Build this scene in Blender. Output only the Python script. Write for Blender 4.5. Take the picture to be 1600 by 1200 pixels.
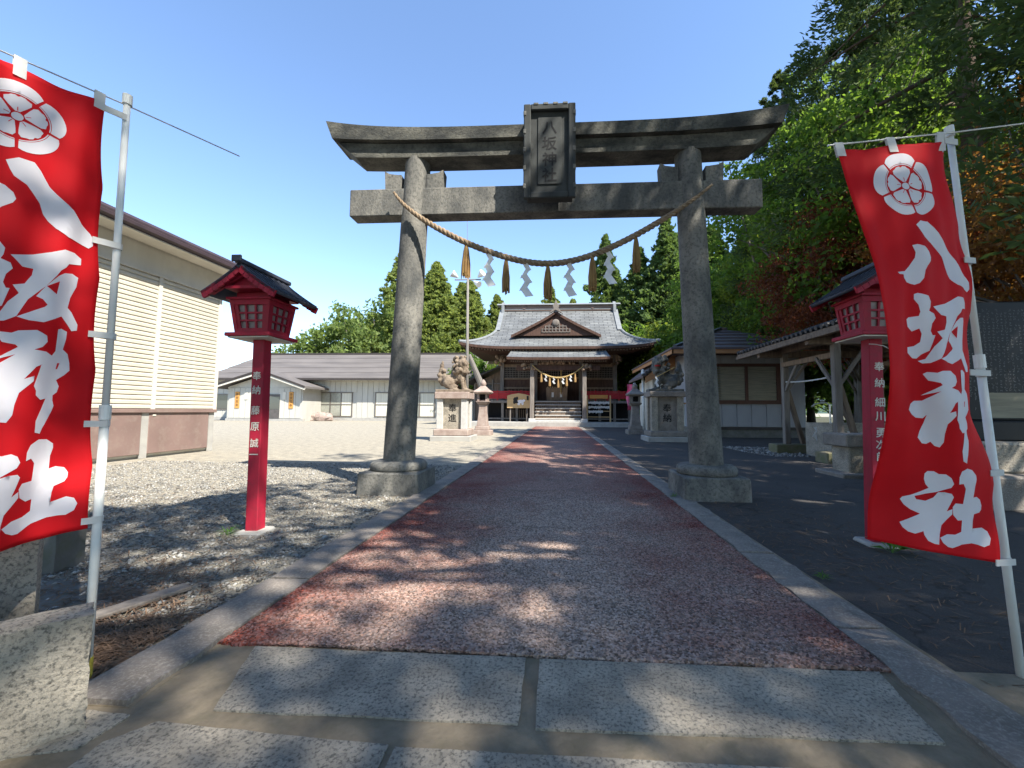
import bpy, bmesh, math, random
import numpy as np
from mathutils import Vector, Matrix
random.seed(7)
RNG = np.random.default_rng(11)
for o in list(bpy.data.objects):
    bpy.data.objects.remove(o)
SC = bpy.context.scene
COL = SC.collection
R = math.radians

# ------------------------------------------------------------------ camera
cam_d = bpy.data.cameras.new('camera')
cam = bpy.data.objects.new('camera', cam_d)
COL.objects.link(cam)
SC.camera = cam
cam_d.sensor_width = 36.0
cam_d.lens = 14.4
cam_d.shift_x = -33 / 1600
cam_d.clip_start = 0.05
cam_d.clip_end = 3000
YAW, PITCH, ROLL = R(3.5), math.atan(42 / 640), 0.006
fw = Vector((-math.sin(YAW) * math.cos(PITCH), math.cos(YAW) * math.cos(PITCH), math.sin(PITCH)))
rt0 = Vector((math.cos(YAW), math.sin(YAW), 0))
up0 = rt0.cross(fw)
rt = rt0 * math.cos(ROLL) + up0 * math.sin(ROLL)
up = rt.cross(fw)
mw = Matrix((rt, up, -fw)).transposed().to_4x4()
mw.translation = Vector((0, 0, 1.2))
cam.matrix_world = mw
SC.cycles.max_bounces = 6
SC.cycles.diffuse_bounces = 3
SC.render.resolution_x, SC.render.resolution_y = 1024, 768

# ------------------------------------------------------------------ sky, sun, exposure
SUN_EL, SUN_AZ = R(50), R(130)          # azimuth clockwise from +Y (the way the path runs)
world = bpy.data.worlds.new('World')
SC.world = world
world.use_nodes = True
wn = world.node_tree
sky = wn.nodes.new('ShaderNodeTexSky')
sky.sky_type = 'NISHITA'
sky.sun_disc = False
sky.sun_elevation = SUN_EL
sky.sun_rotation = SUN_AZ
sky.altitude = 300
sky.air_density = 1.0
sky.dust_density = 0.0
sky.ozone_density = 3.2
bg = wn.nodes['Background']
bg.inputs[1].default_value = 0.145
wn.links.new(sky.outputs[0], bg.inputs[0])
sl = bpy.data.lights.new('sun', 'SUN')
sl.energy = 5.0
sl.angle = R(0.55)
sl.color = (1.0, 0.94, 0.84)
sun = bpy.data.objects.new('sun', sl)
COL.objects.link(sun)
sd = Vector((math.sin(SUN_AZ) * math.cos(SUN_EL), math.cos(SUN_AZ) * math.cos(SUN_EL), math.sin(SUN_EL)))
sun.rotation_euler = sd.to_track_quat('Z', 'Y').to_euler()
sun.location = (20, -20, 40)
SC.view_settings.view_transform = 'Standard'
SC.view_settings.look = 'None'
SC.view_settings.gamma = 1.0
SC.view_settings.use_curve_mapping = False
SC.view_settings.exposure = 1.35

# ------------------------------------------------------------------ materials
def N(nt, t, **kw):
    n = nt.nodes.new(t)
    for k, v in kw.items():
        if k.startswith('i_'):
            n.inputs[k[2:].replace('_', ' ')].default_value = v
        else:
            setattr(n, k, v)
    return n

def c4(c):
    return (c[0], c[1], c[2], 1.0)

MATS = {}
def mat(name, c1, c2=None, scale=3.0, rough=0.8, bump=0.0, bscale=None, detail=6.0, stretch=None, lo=0.35, hi=0.65,
        c3=None, s3=40.0, f3=0.5, spec=0.3, metal=0.0, bdist=0.01, island=0.0, trans=0.0, tcol=None, objrand=0.0):
    m = bpy.data.materials.new(name)
    m.use_nodes = True
    nt = m.node_tree
    b = nt.nodes['Principled BSDF']
    b.inputs['Roughness'].default_value = rough
    b.inputs['Specular IOR Level'].default_value = spec
    b.inputs['Metallic'].default_value = metal
    tc = N(nt, 'ShaderNodeTexCoord')
    vec = tc.outputs['Object']
    if stretch:
        mp = N(nt, 'ShaderNodeMapping')
        mp.inputs['Scale'].default_value = stretch
        nt.links.new(vec, mp.inputs[0])
        vec = mp.outputs[0]
    cur = None
    if c2 is None:
        rgb = N(nt, 'ShaderNodeRGB')
        rgb.outputs[0].default_value = c4(c1)
        cur = rgb.outputs[0]
    else:
        nz = N(nt, 'ShaderNodeTexNoise', i_Scale=scale, i_Detail=detail, i_Roughness=0.6)
        nt.links.new(vec, nz.inputs['Vector'])
        mr = N(nt, 'ShaderNodeMapRange')
        mr.inputs[1].default_value = lo
        mr.inputs[2].default_value = hi
        nt.links.new(nz.outputs[0], mr.inputs[0])
        mx = N(nt, 'ShaderNodeMix', data_type='RGBA')
        mx.inputs['A'].default_value = c4(c1)
        mx.inputs['B'].default_value = c4(c2)
        nt.links.new(mr.outputs[0], mx.inputs['Factor'])
        cur = mx.outputs['Result']
    if c3 is not None:
        nz3 = N(nt, 'ShaderNodeTexNoise', i_Scale=s3, i_Detail=3.0, i_Roughness=0.7)
        nt.links.new(tc.outputs['Object'], nz3.inputs['Vector'])
        mr3 = N(nt, 'ShaderNodeMapRange')
        mr3.inputs[1].default_value = 0.48
        mr3.inputs[2].default_value = 0.66
        mr3.inputs[4].default_value = f3
        nt.links.new(nz3.outputs[0], mr3.inputs[0])
        mx3 = N(nt, 'ShaderNodeMix', data_type='RGBA')
        mx3.inputs['B'].default_value = c4(c3)
        nt.links.new(cur, mx3.inputs['A'])
        nt.links.new(mr3.outputs[0], mx3.inputs['Factor'])
        cur = mx3.outputs['Result']
    if island or objrand:
        if island:
            g = N(nt, 'ShaderNodeNewGeometry')
            rnd = g.outputs['Random Per Island']
        else:
            g = N(nt, 'ShaderNodeObjectInfo')
            rnd = g.outputs['Random']
        amt = island or objrand
        mr4 = N(nt, 'ShaderNodeMapRange')
        mr4.inputs[3].default_value = 1 - amt
        mr4.inputs[4].default_value = 1 + amt
        nt.links.new(rnd, mr4.inputs[0])
        hs = N(nt, 'ShaderNodeHueSaturation')
        nt.links.new(cur, hs.inputs['Color'])
        nt.links.new(mr4.outputs[0], hs.inputs['Value'])
        cur = hs.outputs[0]
    nt.links.new(cur, b.inputs['Base Color'])
    if bump:
        nb = N(nt, 'ShaderNodeTexNoise', i_Scale=bscale or scale * 8, i_Detail=5.0, i_Roughness=0.65)
        nt.links.new(vec, nb.inputs['Vector'])
        bp = N(nt, 'ShaderNodeBump', i_Strength=bump, i_Distance=bdist)
        nt.links.new(nb.outputs[0], bp.inputs['Height'])
        nt.links.new(bp.outputs[0], b.inputs['Normal'])
    if trans:
        tr = N(nt, 'ShaderNodeBsdfTranslucent')
        if tcol:
            tr.inputs[0].default_value = c4(tcol)
        else:
            nt.links.new(cur, tr.inputs[0])
        ms = N(nt, 'ShaderNodeMixShader')
        ms.inputs[0].default_value = trans
        out = nt.nodes['Material Output']
        nt.links.new(b.outputs[0], ms.inputs[1])
        nt.links.new(tr.outputs[0], ms.inputs[2])
        nt.links.new(ms.outputs[0], out.inputs[0])
    MATS[name] = m
    return m

# ------------------------------------------------------------------ mesh builder
class MB:
    def __init__(s):
        s.v = []
        s.f = []
    def add(s, vs, fs):
        o = len(s.v)
        s.v += [tuple(p) for p in vs]
        s.f += [tuple(i + o for i in f) for f in fs]
        return s
    def box(s, x0, y0, z0, x1, y1, z1):
        return s.add([(x0, y0, z0), (x1, y0, z0), (x1, y1, z0), (x0, y1, z0), (x0, y0, z1), (x1, y0, z1), (x1, y1, z1), (x0, y1, z1)],
                     [(0, 3, 2, 1), (4, 5, 6, 7), (0, 1, 5, 4), (1, 2, 6, 5), (2, 3, 7, 6), (3, 0, 4, 7)])
    def tbox(s, c, b, t, z0, z1):
        """tapered box: centre (x,y), bottom half sizes b, top half sizes t"""
        x, y = c
        return s.add([(x - b[0], y - b[1], z0), (x + b[0], y - b[1], z0), (x + b[0], y + b[1], z0), (x - b[0], y + b[1], z0),
                      (x - t[0], y - t[1], z1), (x + t[0], y - t[1], z1), (x + t[0], y + t[1], z1), (x - t[0], y + t[1], z1)],
                     [(0, 3, 2, 1), (4, 5, 6, 7), (0, 1, 5, 4), (1, 2, 6, 5), (2, 3, 7, 6), (3, 0, 4, 7)])
    def beam(s, p, q, w, h, upv=(0, 0, 1)):
        p, q = Vector(p), Vector(q)
        d = (q - p).normalized()
        upv = Vector(upv)
        if abs(d.dot(upv)) > 0.98:
            upv = Vector((0, 1, 0))
        a = d.cross(upv).normalized() * w / 2
        b = a.cross(d).normalized() * h / 2
        vs = [p - a - b, p + a - b, p + a + b, p - a + b, q - a - b, q + a - b, q + a + b, q - a + b]
        return s.add(vs, [(0, 1, 2, 3), (7, 6, 5, 4), (0, 4, 5, 1), (1, 5, 6, 2), (2, 6, 7, 3), (3, 7, 4, 0)])
    def tube(s, pts, radii, n=10, cap=True):
        pts = [Vector(p) for p in pts]
        if not hasattr(radii, '__len__'):
            radii = [radii] * len(pts)
        o = len(s.v)
        ref = None
        for i, p in enumerate(pts):
            d = (pts[min(i + 1, len(pts) - 1)] - pts[max(i - 1, 0)]).normalized()
            if ref is None:
                ref = Vector((0, 0, 1)) if abs(d.z) < 0.9 else Vector((1, 0, 0))
            a = (ref - d * ref.dot(d)).normalized()
            ref = a
            b = d.cross(a)
            for k in range(n):
                t = 2 * math.pi * k / n
                s.v.append(tuple(p + (a * math.cos(t) + b * math.sin(t)) * radii[i]))
        for i in range(len(pts) - 1):
            for k in range(n):
                k2 = (k + 1) % n
                s.f.append((o + i * n + k, o + i * n + k2, o + (i + 1) * n + k2, o + (i + 1) * n + k))
        if cap:
            s.f.append(tuple(o + k for k in range(n))[::-1])
            s.f.append(tuple(o + (len(pts) - 1) * n + k for k in range(n)))
        return s
    def lathe(s, c, prof, n=20):
        """prof: list of (r, z) from bottom to top about c=(x,y)"""
        return s.tube2(c, prof, n)
    def tube2(s, c, prof, n, rot=0.0, sq=False):
        o = len(s.v)
        for r, z in prof:
            for k in range(n):
                t = 2 * math.pi * k / n + rot
                s.v.append((c[0] + r * math.cos(t), c[1] + r * math.sin(t), z))
        for i in range(len(prof) - 1):
            for k in range(n):
                k2 = (k + 1) % n
                s.f.append((o + i * n + k, o + i * n + k2, o + (i + 1) * n + k2, o + (i + 1) * n + k))
        s.f.append(tuple(o + k for k in range(n))[::-1])
        s.f.append(tuple(o + (len(prof) - 1) * n + k for k in range(n)))
        return s
    def prism(s, poly, axis, a, b):
        """extrude a 2D polygon along an axis; axis 'y': poly in (x,z); 'x': (y,z); 'z': (x,y)"""
        def P(p, t):
            return {'y': (p[0], t, p[1]), 'x': (t, p[0], p[1]), 'z': (p[0], p[1], t)}[axis]
        n = len(poly)
        vs = [P(p, a) for p in poly] + [P(p, b) for p in poly]
        fs = [tuple(range(n)), tuple(range(2 * n - 1, n - 1, -1))]
        fs += [(i, n + i, n + (i + 1) % n, (i + 1) % n) for i in range(n)]
        return s.add(vs, fs)
    def ball(s, c, r, seg=8, rings=6):
        if not hasattr(r, '__len__'):
            r = (r, r, r)
        o = len(s.v)
        s.v.append((c[0], c[1], c[2] - r[2]))
        for i in range(1, rings):
            ph = -math.pi / 2 + math.pi * i / rings
            for k in range(seg):
                t = 2 * math.pi * k / seg
                s.v.append((c[0] + r[0] * math.cos(ph) * math.cos(t), c[1] + r[1] * math.cos(ph) * math.sin(t), c[2] + r[2] * math.sin(ph)))
        s.v.append((c[0], c[1], c[2] + r[2]))
        L = o + 1 + (rings - 1) * seg
        for k in range(seg):
            k2 = (k + 1) % seg
            s.f.append((o, o + 1 + k2, o + 1 + k))
            s.f.append((L, L - seg + k, L - seg + k2))
        for i in range(rings - 2):
            for k in range(seg):
                k2 = (k + 1) % seg
                a = o + 1 + i * seg
                s.f.append((a + k, a + k2, a + seg + k2, a + seg + k))
        return s
    def grid(s, rows):
        o = len(s.v)
        nr, nc = len(rows), len(rows[0])
        for r in rows:
            s.v += [tuple(p) for p in r]
        for i in range(nr - 1):
            for j in range(nc - 1):
                a = o + i * nc + j
                s.f.append((a, a + 1, a + nc + 1, a + nc))
        return s
    def mesh(s, name, m, smooth=False, bevel=0.0, fix=True):
        me = bpy.data.meshes.new(name)
        me.from_pydata(s.v, [], s.f)
        if fix or bevel:
            bm = bmesh.new()
            bm.from_mesh(me)
            if fix:
                bmesh.ops.recalc_face_normals(bm, faces=bm.faces)
            if bevel:
                ed = [e for e in bm.edges if len(e.link_faces) == 2 and e.calc_face_angle(0) > 0.5]
                bmesh.ops.bevel(bm, geom=ed, offset=bevel, segments=1, affect='EDGES', clamp_overlap=True)
            bm.to_mesh(me)
            bm.free()
        if smooth:
            me.polygons.foreach_set('use_smooth', [True] * len(me.polygons))
        me.materials.append(MATS[m])
        return me
    def build(s, name, m, parent=None, smooth=False, bevel=0.0, fix=True):
        return link(name, s.mesh(name, m, smooth, bevel, fix), parent)

WM = {}
def link(name, data, parent=None, loc=None, rotz=0.0):
    o = bpy.data.objects.new(name, data)
    COL.objects.link(o)
    b = Matrix.Identity(4)
    if loc is not None:
        o.location = loc
        b = Matrix.Translation(Vector(loc))
    if rotz:
        o.rotation_euler = (0, 0, rotz)
        b = b @ Matrix.Rotation(rotz, 4, 'Z')
    WM[o.name] = b
    if parent is not None:
        o.parent = parent
        o.matrix_parent_inverse = WM[parent.name].inverted()
    return o

def tag(o, label, cat, group=None):
    o['label'] = label
    o['category'] = cat
    if group:
        o['group'] = group
    return o

def thing(name, loc, label, cat, group=None):
    return tag(link(name, None, None, loc), label, cat, group)

def struct(o):
    o['kind'] = 'structure'
    return o

def shade_auto(o, ang=40):
    me = o.data
    me.polygons.foreach_set('use_smooth', [True] * len(me.polygons))
    me.set_sharp_from_angle(angle=R(ang))
    return o

FONT = None
def glyph_mesh(ch):
    cu = bpy.data.curves.new('glyph', 'FONT')
    cu.body = ch
    cu.align_x = 'CENTER'
    cu.size = 1.0
    cu.resolution_u = 2
    ob = bpy.data.objects.new('glyph', cu)
    COL.objects.link(ob)
    bpy.context.view_layer.update()
    me = bpy.data.meshes.new_from_object(ob.evaluated_get(bpy.context.evaluated_depsgraph_get()))
    vs = [v.co.copy() for v in me.vertices]
    fs = [tuple(p.vertices) for p in me.polygons]
    bpy.data.objects.remove(ob)
    bpy.data.curves.remove(cu)
    bpy.data.meshes.remove(me)
    if vs:
        x0, x1 = min(v.x for v in vs), max(v.x for v in vs)
        y0, y1 = min(v.y for v in vs), max(v.y for v in vs)
        sc = max(x1 - x0, y1 - y0, 0.3)
        vs = [Vector(((v.x - (x0 + x1) / 2) / sc, (v.y - (y0 + y1) / 2) / sc, 0)) for v in vs]
    return vs, fs

def lettering(chars, m, parent, name='character'):
    """chars: list of (character, centre, right vector, up vector, size); each character is a part of its own"""
    for ch, c, rx, uz, s in chars:
        mb = MB()
        vs, fs = glyph_mesh(ch)
        c, rx, uz = Vector(c), Vector(rx), Vector(uz)
        nrm = rx.cross(uz)
        for k, (ax, ay) in enumerate(((-0.014, 0.01), (0.014, -0.01), (0.012, 0.014))):
            mb.add([c + nrm * 0.0006 * k + rx * (v.x + ax) * s + uz * (v.y + ay) * s for v in vs], fs)
        mb.build(name, m, parent, fix=False)
# ------------------------------------------------------------------ material list
mat('gravel', (0.39, 0.35, 0.27), (0.24, 0.22, 0.18), scale=4.5, rough=0.95, bump=0.9, bscale=55, c3=(0.14, 0.13, 0.11), s3=30, f3=0.7, bdist=0.025)
mat('gravel_stone', (0.3, 0.29, 0.265), (0.19, 0.19, 0.18), scale=4, rough=0.9, island=0.5, c3=(0.24, 0.19, 0.14), s3=9, f3=0.5)
mat('asphalt', (0.066, 0.058, 0.052), (0.045, 0.041, 0.038), scale=0.8, rough=0.92, bump=0.6, bscale=90, c3=(0.11, 0.1, 0.09), s3=120, f3=0.45, bdist=0.006)
mat('forest_floor', (0.07, 0.055, 0.035), (0.05, 0.06, 0.025), scale=1.3, rough=1, bump=0.7, bscale=20, bdist=0.04)
mat('granite', (0.4, 0.355, 0.285), (0.24, 0.215, 0.175), scale=4.5, rough=0.9, bump=0.9, bscale=38, c3=(0.07, 0.067, 0.06), s3=70, f3=0.85, bdist=0.012)
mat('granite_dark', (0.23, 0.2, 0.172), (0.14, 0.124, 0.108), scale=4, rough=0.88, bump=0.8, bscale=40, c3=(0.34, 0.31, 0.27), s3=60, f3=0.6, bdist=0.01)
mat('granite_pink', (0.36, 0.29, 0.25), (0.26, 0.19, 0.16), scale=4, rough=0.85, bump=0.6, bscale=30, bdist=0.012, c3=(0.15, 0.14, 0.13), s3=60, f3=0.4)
mat('granite_pale', (0.5, 0.49, 0.46), (0.4, 0.39, 0.37), scale=5, rough=0.75, bump=0.2, bscale=80, c3=(0.25, 0.25, 0.25), s3=90, f3=0.35, bdist=0.004)
mat('mortar', (0.25, 0.205, 0.145), (0.17, 0.14, 0.1), scale=5, rough=0.95, bump=0.8, bscale=28, bdist=0.012, c3=(0.1, 0.095, 0.06), s3=9, f3=0.35)
mat('weathered_stone', (0.22, 0.21, 0.185), (0.08, 0.082, 0.08), scale=2.6, rough=0.95, bump=0.8, bscale=36, stretch=(1.2, 1.2, 0.6), lo=0.36, hi=0.64, c3=(0.045, 0.047, 0.045), s3=26, f3=0.6, bdist=0.012)
mat('weathered_stone_dark', (0.16, 0.155, 0.13), (0.045, 0.047, 0.045), scale=2.4, rough=0.95, bump=0.8, bscale=36, stretch=(0.8, 1.2, 1.5), lo=0.36, hi=0.62, c3=(0.035, 0.036, 0.034), s3=24, f3=0.55, bdist=0.012)
mat('stone_plaque', (0.06, 0.064, 0.062), (0.035, 0.038, 0.038), scale=3, rough=0.9, bump=0.4, bscale=60, bdist=0.006)
mat('carved_dark', (0.02, 0.02, 0.021), rough=0.9)
mat('stele_black', (0.012, 0.013, 0.015), (0.02, 0.02, 0.022), scale=2, rough=0.4, spec=0.14)
mat('stele_print', (0.2, 0.2, 0.2), rough=0.7)
mat('rope', (0.32, 0.24, 0.16), (0.2, 0.145, 0.095), scale=14, rough=1, bump=0.8, bscale=120, bdist=0.01)
mat('rope_new', (0.45, 0.33, 0.14), (0.33, 0.23, 0.1), scale=14, rough=1)
mat('straw', (0.46, 0.3, 0.12), (0.28, 0.16, 0.07), scale=30, rough=1, stretch=(1, 1, 0.08), trans=0.25, island=0.25)
mat('paper', (0.8, 0.8, 0.78), rough=0.9, trans=0.35)
mat('banner_red', (0.72, 0.01, 0.018), (0.62, 0.008, 0.015), scale=3, rough=0.7, trans=0.4, tcol=(0.85, 0.03, 0.02), spec=0.25, bump=0.12, bscale=9, bdist=0.02)
mat('banner_white', (0.82, 0.8, 0.82), (0.76, 0.74, 0.78), scale=4, rough=0.75, trans=0.2, spec=0.2)
mat('white_plastic', (0.74, 0.74, 0.7), (0.66, 0.66, 0.62), scale=5, rough=0.45, spec=0.4)
mat('loop_white', (0.7, 0.69, 0.66), rough=0.8, trans=0.25)
mat('metal_rod', (0.55, 0.55, 0.54), rough=0.35, metal=0.6)
mat('red_paint', (0.36, 0.012, 0.035), (0.27, 0.011, 0.028), scale=3, rough=0.6, bump=0.25, bscale=30, c3=(0.2, 0.02, 0.03), s3=14, f3=0.5, stretch=(2, 2, 0.4))
mat('red_rail', (0.42, 0.025, 0.03), (0.34, 0.02, 0.025), scale=3, rough=0.6)
mat('lantern_glass', (0.26, 0.21, 0.2), (0.2, 0.16, 0.16), scale=6, rough=0.4, spec=0.4)
mat('silver_letter', (0.6, 0.57, 0.5), rough=0.5)
mat('black_letter', (0.015, 0.015, 0.015), rough=0.7)
mat('lantern_roof', (0.05, 0.055, 0.075), (0.035, 0.04, 0.055), scale=8, rough=0.5, bump=0.1, bscale=60)
mat('cream_siding', (0.56, 0.52, 0.42), (0.48, 0.45, 0.37), scale=1.3, rough=0.6, objrand=0.05, stretch=(1, 0.8, 0.15), c3=(0.38, 0.35, 0.29), s3=2.2, f3=0.35)
mat('cream_band', (0.6, 0.57, 0.49), (0.52, 0.49, 0.42), scale=1.5, rough=0.7, stretch=(1, 1, 0.2), c3=(0.42, 0.4, 0.34), s3=1.6, f3=0.35)
mat('brown_skirt', (0.22, 0.15, 0.13), (0.17, 0.115, 0.1), scale=2, rough=0.65, c3=(0.3, 0.24, 0.2), s3=4, f3=0.35)
mat('dark_eave', (0.055, 0.037, 0.04), (0.04, 0.028, 0.032), scale=4, rough=0.5)
mat('concrete', (0.36, 0.35, 0.32), (0.29, 0.28, 0.26), scale=3, rough=0.95, bump=0.3, bscale=40, bdist=0.006)
mat('concrete_dark', (0.16, 0.155, 0.145), (0.1, 0.1, 0.09), scale=3, rough=0.95, bump=0.4, bscale=30, bdist=0.006, c3=(0.1, 0.11, 0.06), s3=9, f3=0.4)
mat('hall_wall', (0.46, 0.45, 0.4), (0.4, 0.39, 0.35), scale=1.2, rough=0.8, stretch=(1, 1, 0.3), objrand=0.05)
mat('hall_roof', (0.15, 0.135, 0.125), (0.105, 0.095, 0.09), scale=0.7, rough=0.6, stretch=(0.3, 1, 3), bump=0.2, bscale=20, spec=0.15)
mat('trim_dark', (0.05, 0.04, 0.035), (0.035, 0.03, 0.028), scale=3, rough=0.6)
mat('frame_alu', (0.16, 0.14, 0.12), rough=0.45, metal=0.4)
mat('glass', (0.035, 0.045, 0.05), rough=0.06, spec=0.8)
mat('curtain', (0.62, 0.6, 0.5), (0.5, 0.48, 0.4), scale=7, rough=0.9, stretch=(2, 1, 0.02))
mat('door_dark', (0.1, 0.09, 0.085), (0.07, 0.065, 0.06), scale=3, rough=0.6)
mat('orange_sign', (0.55, 0.27, 0.07), (0.48, 0.23, 0.06), scale=10, rough=0.7)
mat('office_wall', (0.33, 0.33, 0.34), (0.27, 0.27, 0.285), scale=1.5, rough=0.8, stretch=(1, 1, 0.3), objrand=0.05)
mat('office_roof', (0.13, 0.1, 0.095), (0.085, 0.068, 0.068), scale=1.2, rough=0.55, objrand=0.15)
mat('brown_frame', (0.1, 0.045, 0.03), (0.08, 0.037, 0.026), scale=5, rough=0.6)
mat('blind', (0.3, 0.27, 0.19), (0.2, 0.18, 0.13), scale=3, rough=0.7, stretch=(0.5, 1, 6))
mat('orange_wood', (0.42, 0.22, 0.1), (0.34, 0.17, 0.08), scale=6, rough=0.7, stretch=(0.3, 1, 3))
mat('old_wood', (0.2, 0.15, 0.11), (0.11, 0.08, 0.06), scale=4, rough=0.9, stretch=(3, 3, 0.4), bump=0.3, bscale=20, bdist=0.006)
mat('grey_wood', (0.22, 0.195, 0.17), (0.13, 0.112, 0.098), scale=4, rough=0.9, stretch=(3, 3, 0.4), bump=0.3, bscale=20, bdist=0.006)
mat('shrine_wood', (0.095, 0.052, 0.036), (0.055, 0.03, 0.022), scale=3, rough=0.8, stretch=(3, 3, 0.5), bump=0.2, bscale=16, bdist=0.006)
mat('shrine_wood_pale', (0.26, 0.185, 0.125), (0.16, 0.11, 0.075), scale=4, rough=0.85, stretch=(3, 3, 0.5), bump=0.2, bscale=16, bdist=0.006)
mat('dark_void', (0.012, 0.011, 0.01), rough=1)  # near-black colour painted as shade inside windows, lantern boxes and under floors
mat('ema_wood', (0.5, 0.34, 0.17), (0.44, 0.29, 0.14), scale=4, rough=0.7, stretch=(0.3, 1, 3))
mat('tile_black', (0.06, 0.06, 0.064), (0.04, 0.04, 0.043), scale=6, rough=0.45)
mat('ridge_wood', (0.24, 0.17, 0.13), (0.17, 0.12, 0.1), scale=3, rough=0.8, stretch=(0.4, 1, 3))
mat('bark_cedar', (0.12, 0.085, 0.06), (0.07, 0.05, 0.038), scale=6, rough=1, bump=0.8, bscale=14, stretch=(4, 4, 0.4), bdist=0.03)
mat('bark_grey', (0.16, 0.14, 0.12), (0.09, 0.08, 0.065), scale=5, rough=1, bump=0.6, bscale=14, stretch=(2, 2, 0.5), bdist=0.02)
def leafmat(name, a, b, tr, k=0.35, sc=0.35, trans=0.4):
    mat(name, a, b, scale=sc, rough=0.65, island=k, trans=trans, tcol=tr, spec=0.25, lo=0.3, hi=0.7)
leafmat('leaf_conifer_far', (0.19, 0.23, 0.065), (0.13, 0.175, 0.05), (0.3, 0.36, 0.08), trans=0.5)
leafmat('leaf_conifer', (0.1, 0.15, 0.045), (0.06, 0.1, 0.035), (0.16, 0.24, 0.05), trans=0.45)
leafmat('leaf_cedar', (0.055, 0.085, 0.03), (0.03, 0.055, 0.022), (0.12, 0.17, 0.035), trans=0.4)
leafmat('leaf_green', (0.095, 0.15, 0.024), (0.045, 0.09, 0.02), (0.22, 0.35, 0.035), trans=0.5)
leafmat('leaf_yellow', (0.12, 0.16, 0.025), (0.07, 0.115, 0.02), (0.28, 0.34, 0.03), trans=0.5)
leafmat('leaf_red', (0.13, 0.042, 0.02), (0.075, 0.025, 0.015), (0.3, 0.085, 0.025), trans=0.45, sc=0.8)
leafmat('leaf_bronze', (0.16, 0.085, 0.025), (0.11, 0.045, 0.018), (0.45, 0.22, 0.04), trans=0.45, sc=0.8)
leafmat('leaf_far', (0.17, 0.22, 0.065), (0.11, 0.165, 0.05), (0.26, 0.34, 0.07), trans=0.5)
leafmat('leaf_weed', (0.09, 0.2, 0.03), (0.06, 0.14, 0.025), (0.2, 0.4, 0.04), trans=0.4, sc=4)
mat('hill_wood', (0.06, 0.1, 0.08), (0.05, 0.085, 0.075), scale=0.03, rough=1, bump=1, bscale=0.12, bdist=6)
mat('needle_litter', (0.17, 0.105, 0.065), (0.11, 0.075, 0.05), scale=3, rough=1, island=0.4)
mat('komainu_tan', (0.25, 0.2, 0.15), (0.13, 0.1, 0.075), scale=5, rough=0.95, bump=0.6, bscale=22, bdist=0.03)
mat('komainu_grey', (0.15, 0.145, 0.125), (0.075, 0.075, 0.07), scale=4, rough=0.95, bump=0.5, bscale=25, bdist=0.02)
mat('mouth_red', (0.4, 0.02, 0.02), rough=0.8)
mat('pole_grey', (0.2, 0.185, 0.165), (0.16, 0.15, 0.14), scale=3, rough=0.8)
mat('horn_grey', (0.6, 0.61, 0.6), rough=0.5)
mat('pink_banner', (0.62, 0.03, 0.1), (0.7, 0.2, 0.3), scale=2.5, rough=0.8)
mat('mossy', (0.13, 0.14, 0.07), (0.2, 0.17, 0.12), scale=6, rough=1, bump=0.4, bscale=30, bdist=0.006)
mat('yellow_tape', (0.45, 0.36, 0.05), rough=0.6)

def roof_shingle(name, a, b, row=0.16, w=0.5, bumps=0.5):
    m = bpy.data.materials.new(name)
    m.use_nodes = True
    nt = m.node_tree
    bs = nt.nodes['Principled BSDF']
    bs.inputs['Roughness'].default_value = 0.7
    uv = N(nt, 'ShaderNodeUVMap')
    br = N(nt, 'ShaderNodeTexBrick', i_Scale=1.0)
    br.inputs['Color1'].default_value = c4(a)
    br.inputs['Color2'].default_value = c4(b)
    br.inputs['Mortar'].default_value = c4([x * 0.4 for x in b])
    br.inputs['Brick Width'].default_value = w
    br.inputs['Row Height'].default_value = row
    br.inputs['Mortar Size'].default_value = 0.03
    br.inputs['Mortar Smooth'].default_value = 0.4
    nt.links.new(uv.outputs[0], br.inputs['Vector'])
    nz = N(nt, 'ShaderNodeTexNoise', i_Scale=0.8, i_Detail=6.0)
    tc = N(nt, 'ShaderNodeTexCoord')
    nt.links.new(tc.outputs['Object'], nz.inputs['Vector'])
    mr = N(nt, 'ShaderNodeMapRange')
    mr.inputs[1].default_value, mr.inputs[2].default_value = 0.35, 0.65
    mr.inputs[3].default_value, mr.inputs[4].default_value = 0.75, 1.15
    nt.links.new(nz.outputs[0], mr.inputs[0])
    hs = N(nt, 'ShaderNodeHueSaturation')
    nt.links.new(br.outputs[0], hs.inputs['Color'])
    nt.links.new(mr.outputs[0], hs.inputs['Value'])
    nt.links.new(hs.outputs[0], bs.inputs['Base Color'])
    bp = N(nt, 'ShaderNodeBump', i_Strength=bumps, i_Distance=0.02)
    inv = N(nt, 'ShaderNodeMath', operation='SUBTRACT')
    inv.inputs[0].default_value = 1.0
    nt.links.new(br.outputs['Fac'], inv.inputs[1])
    nt.links.new(inv.outputs[0], bp.inputs['Height'])
    nt.links.new(bp.outputs[0], bs.inputs['Normal'])
    MATS[name] = m
roof_shingle('shrine_roof', (0.15, 0.157, 0.155), (0.105, 0.112, 0.115), row=0.3, w=0.8, bumps=1.0)

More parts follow.
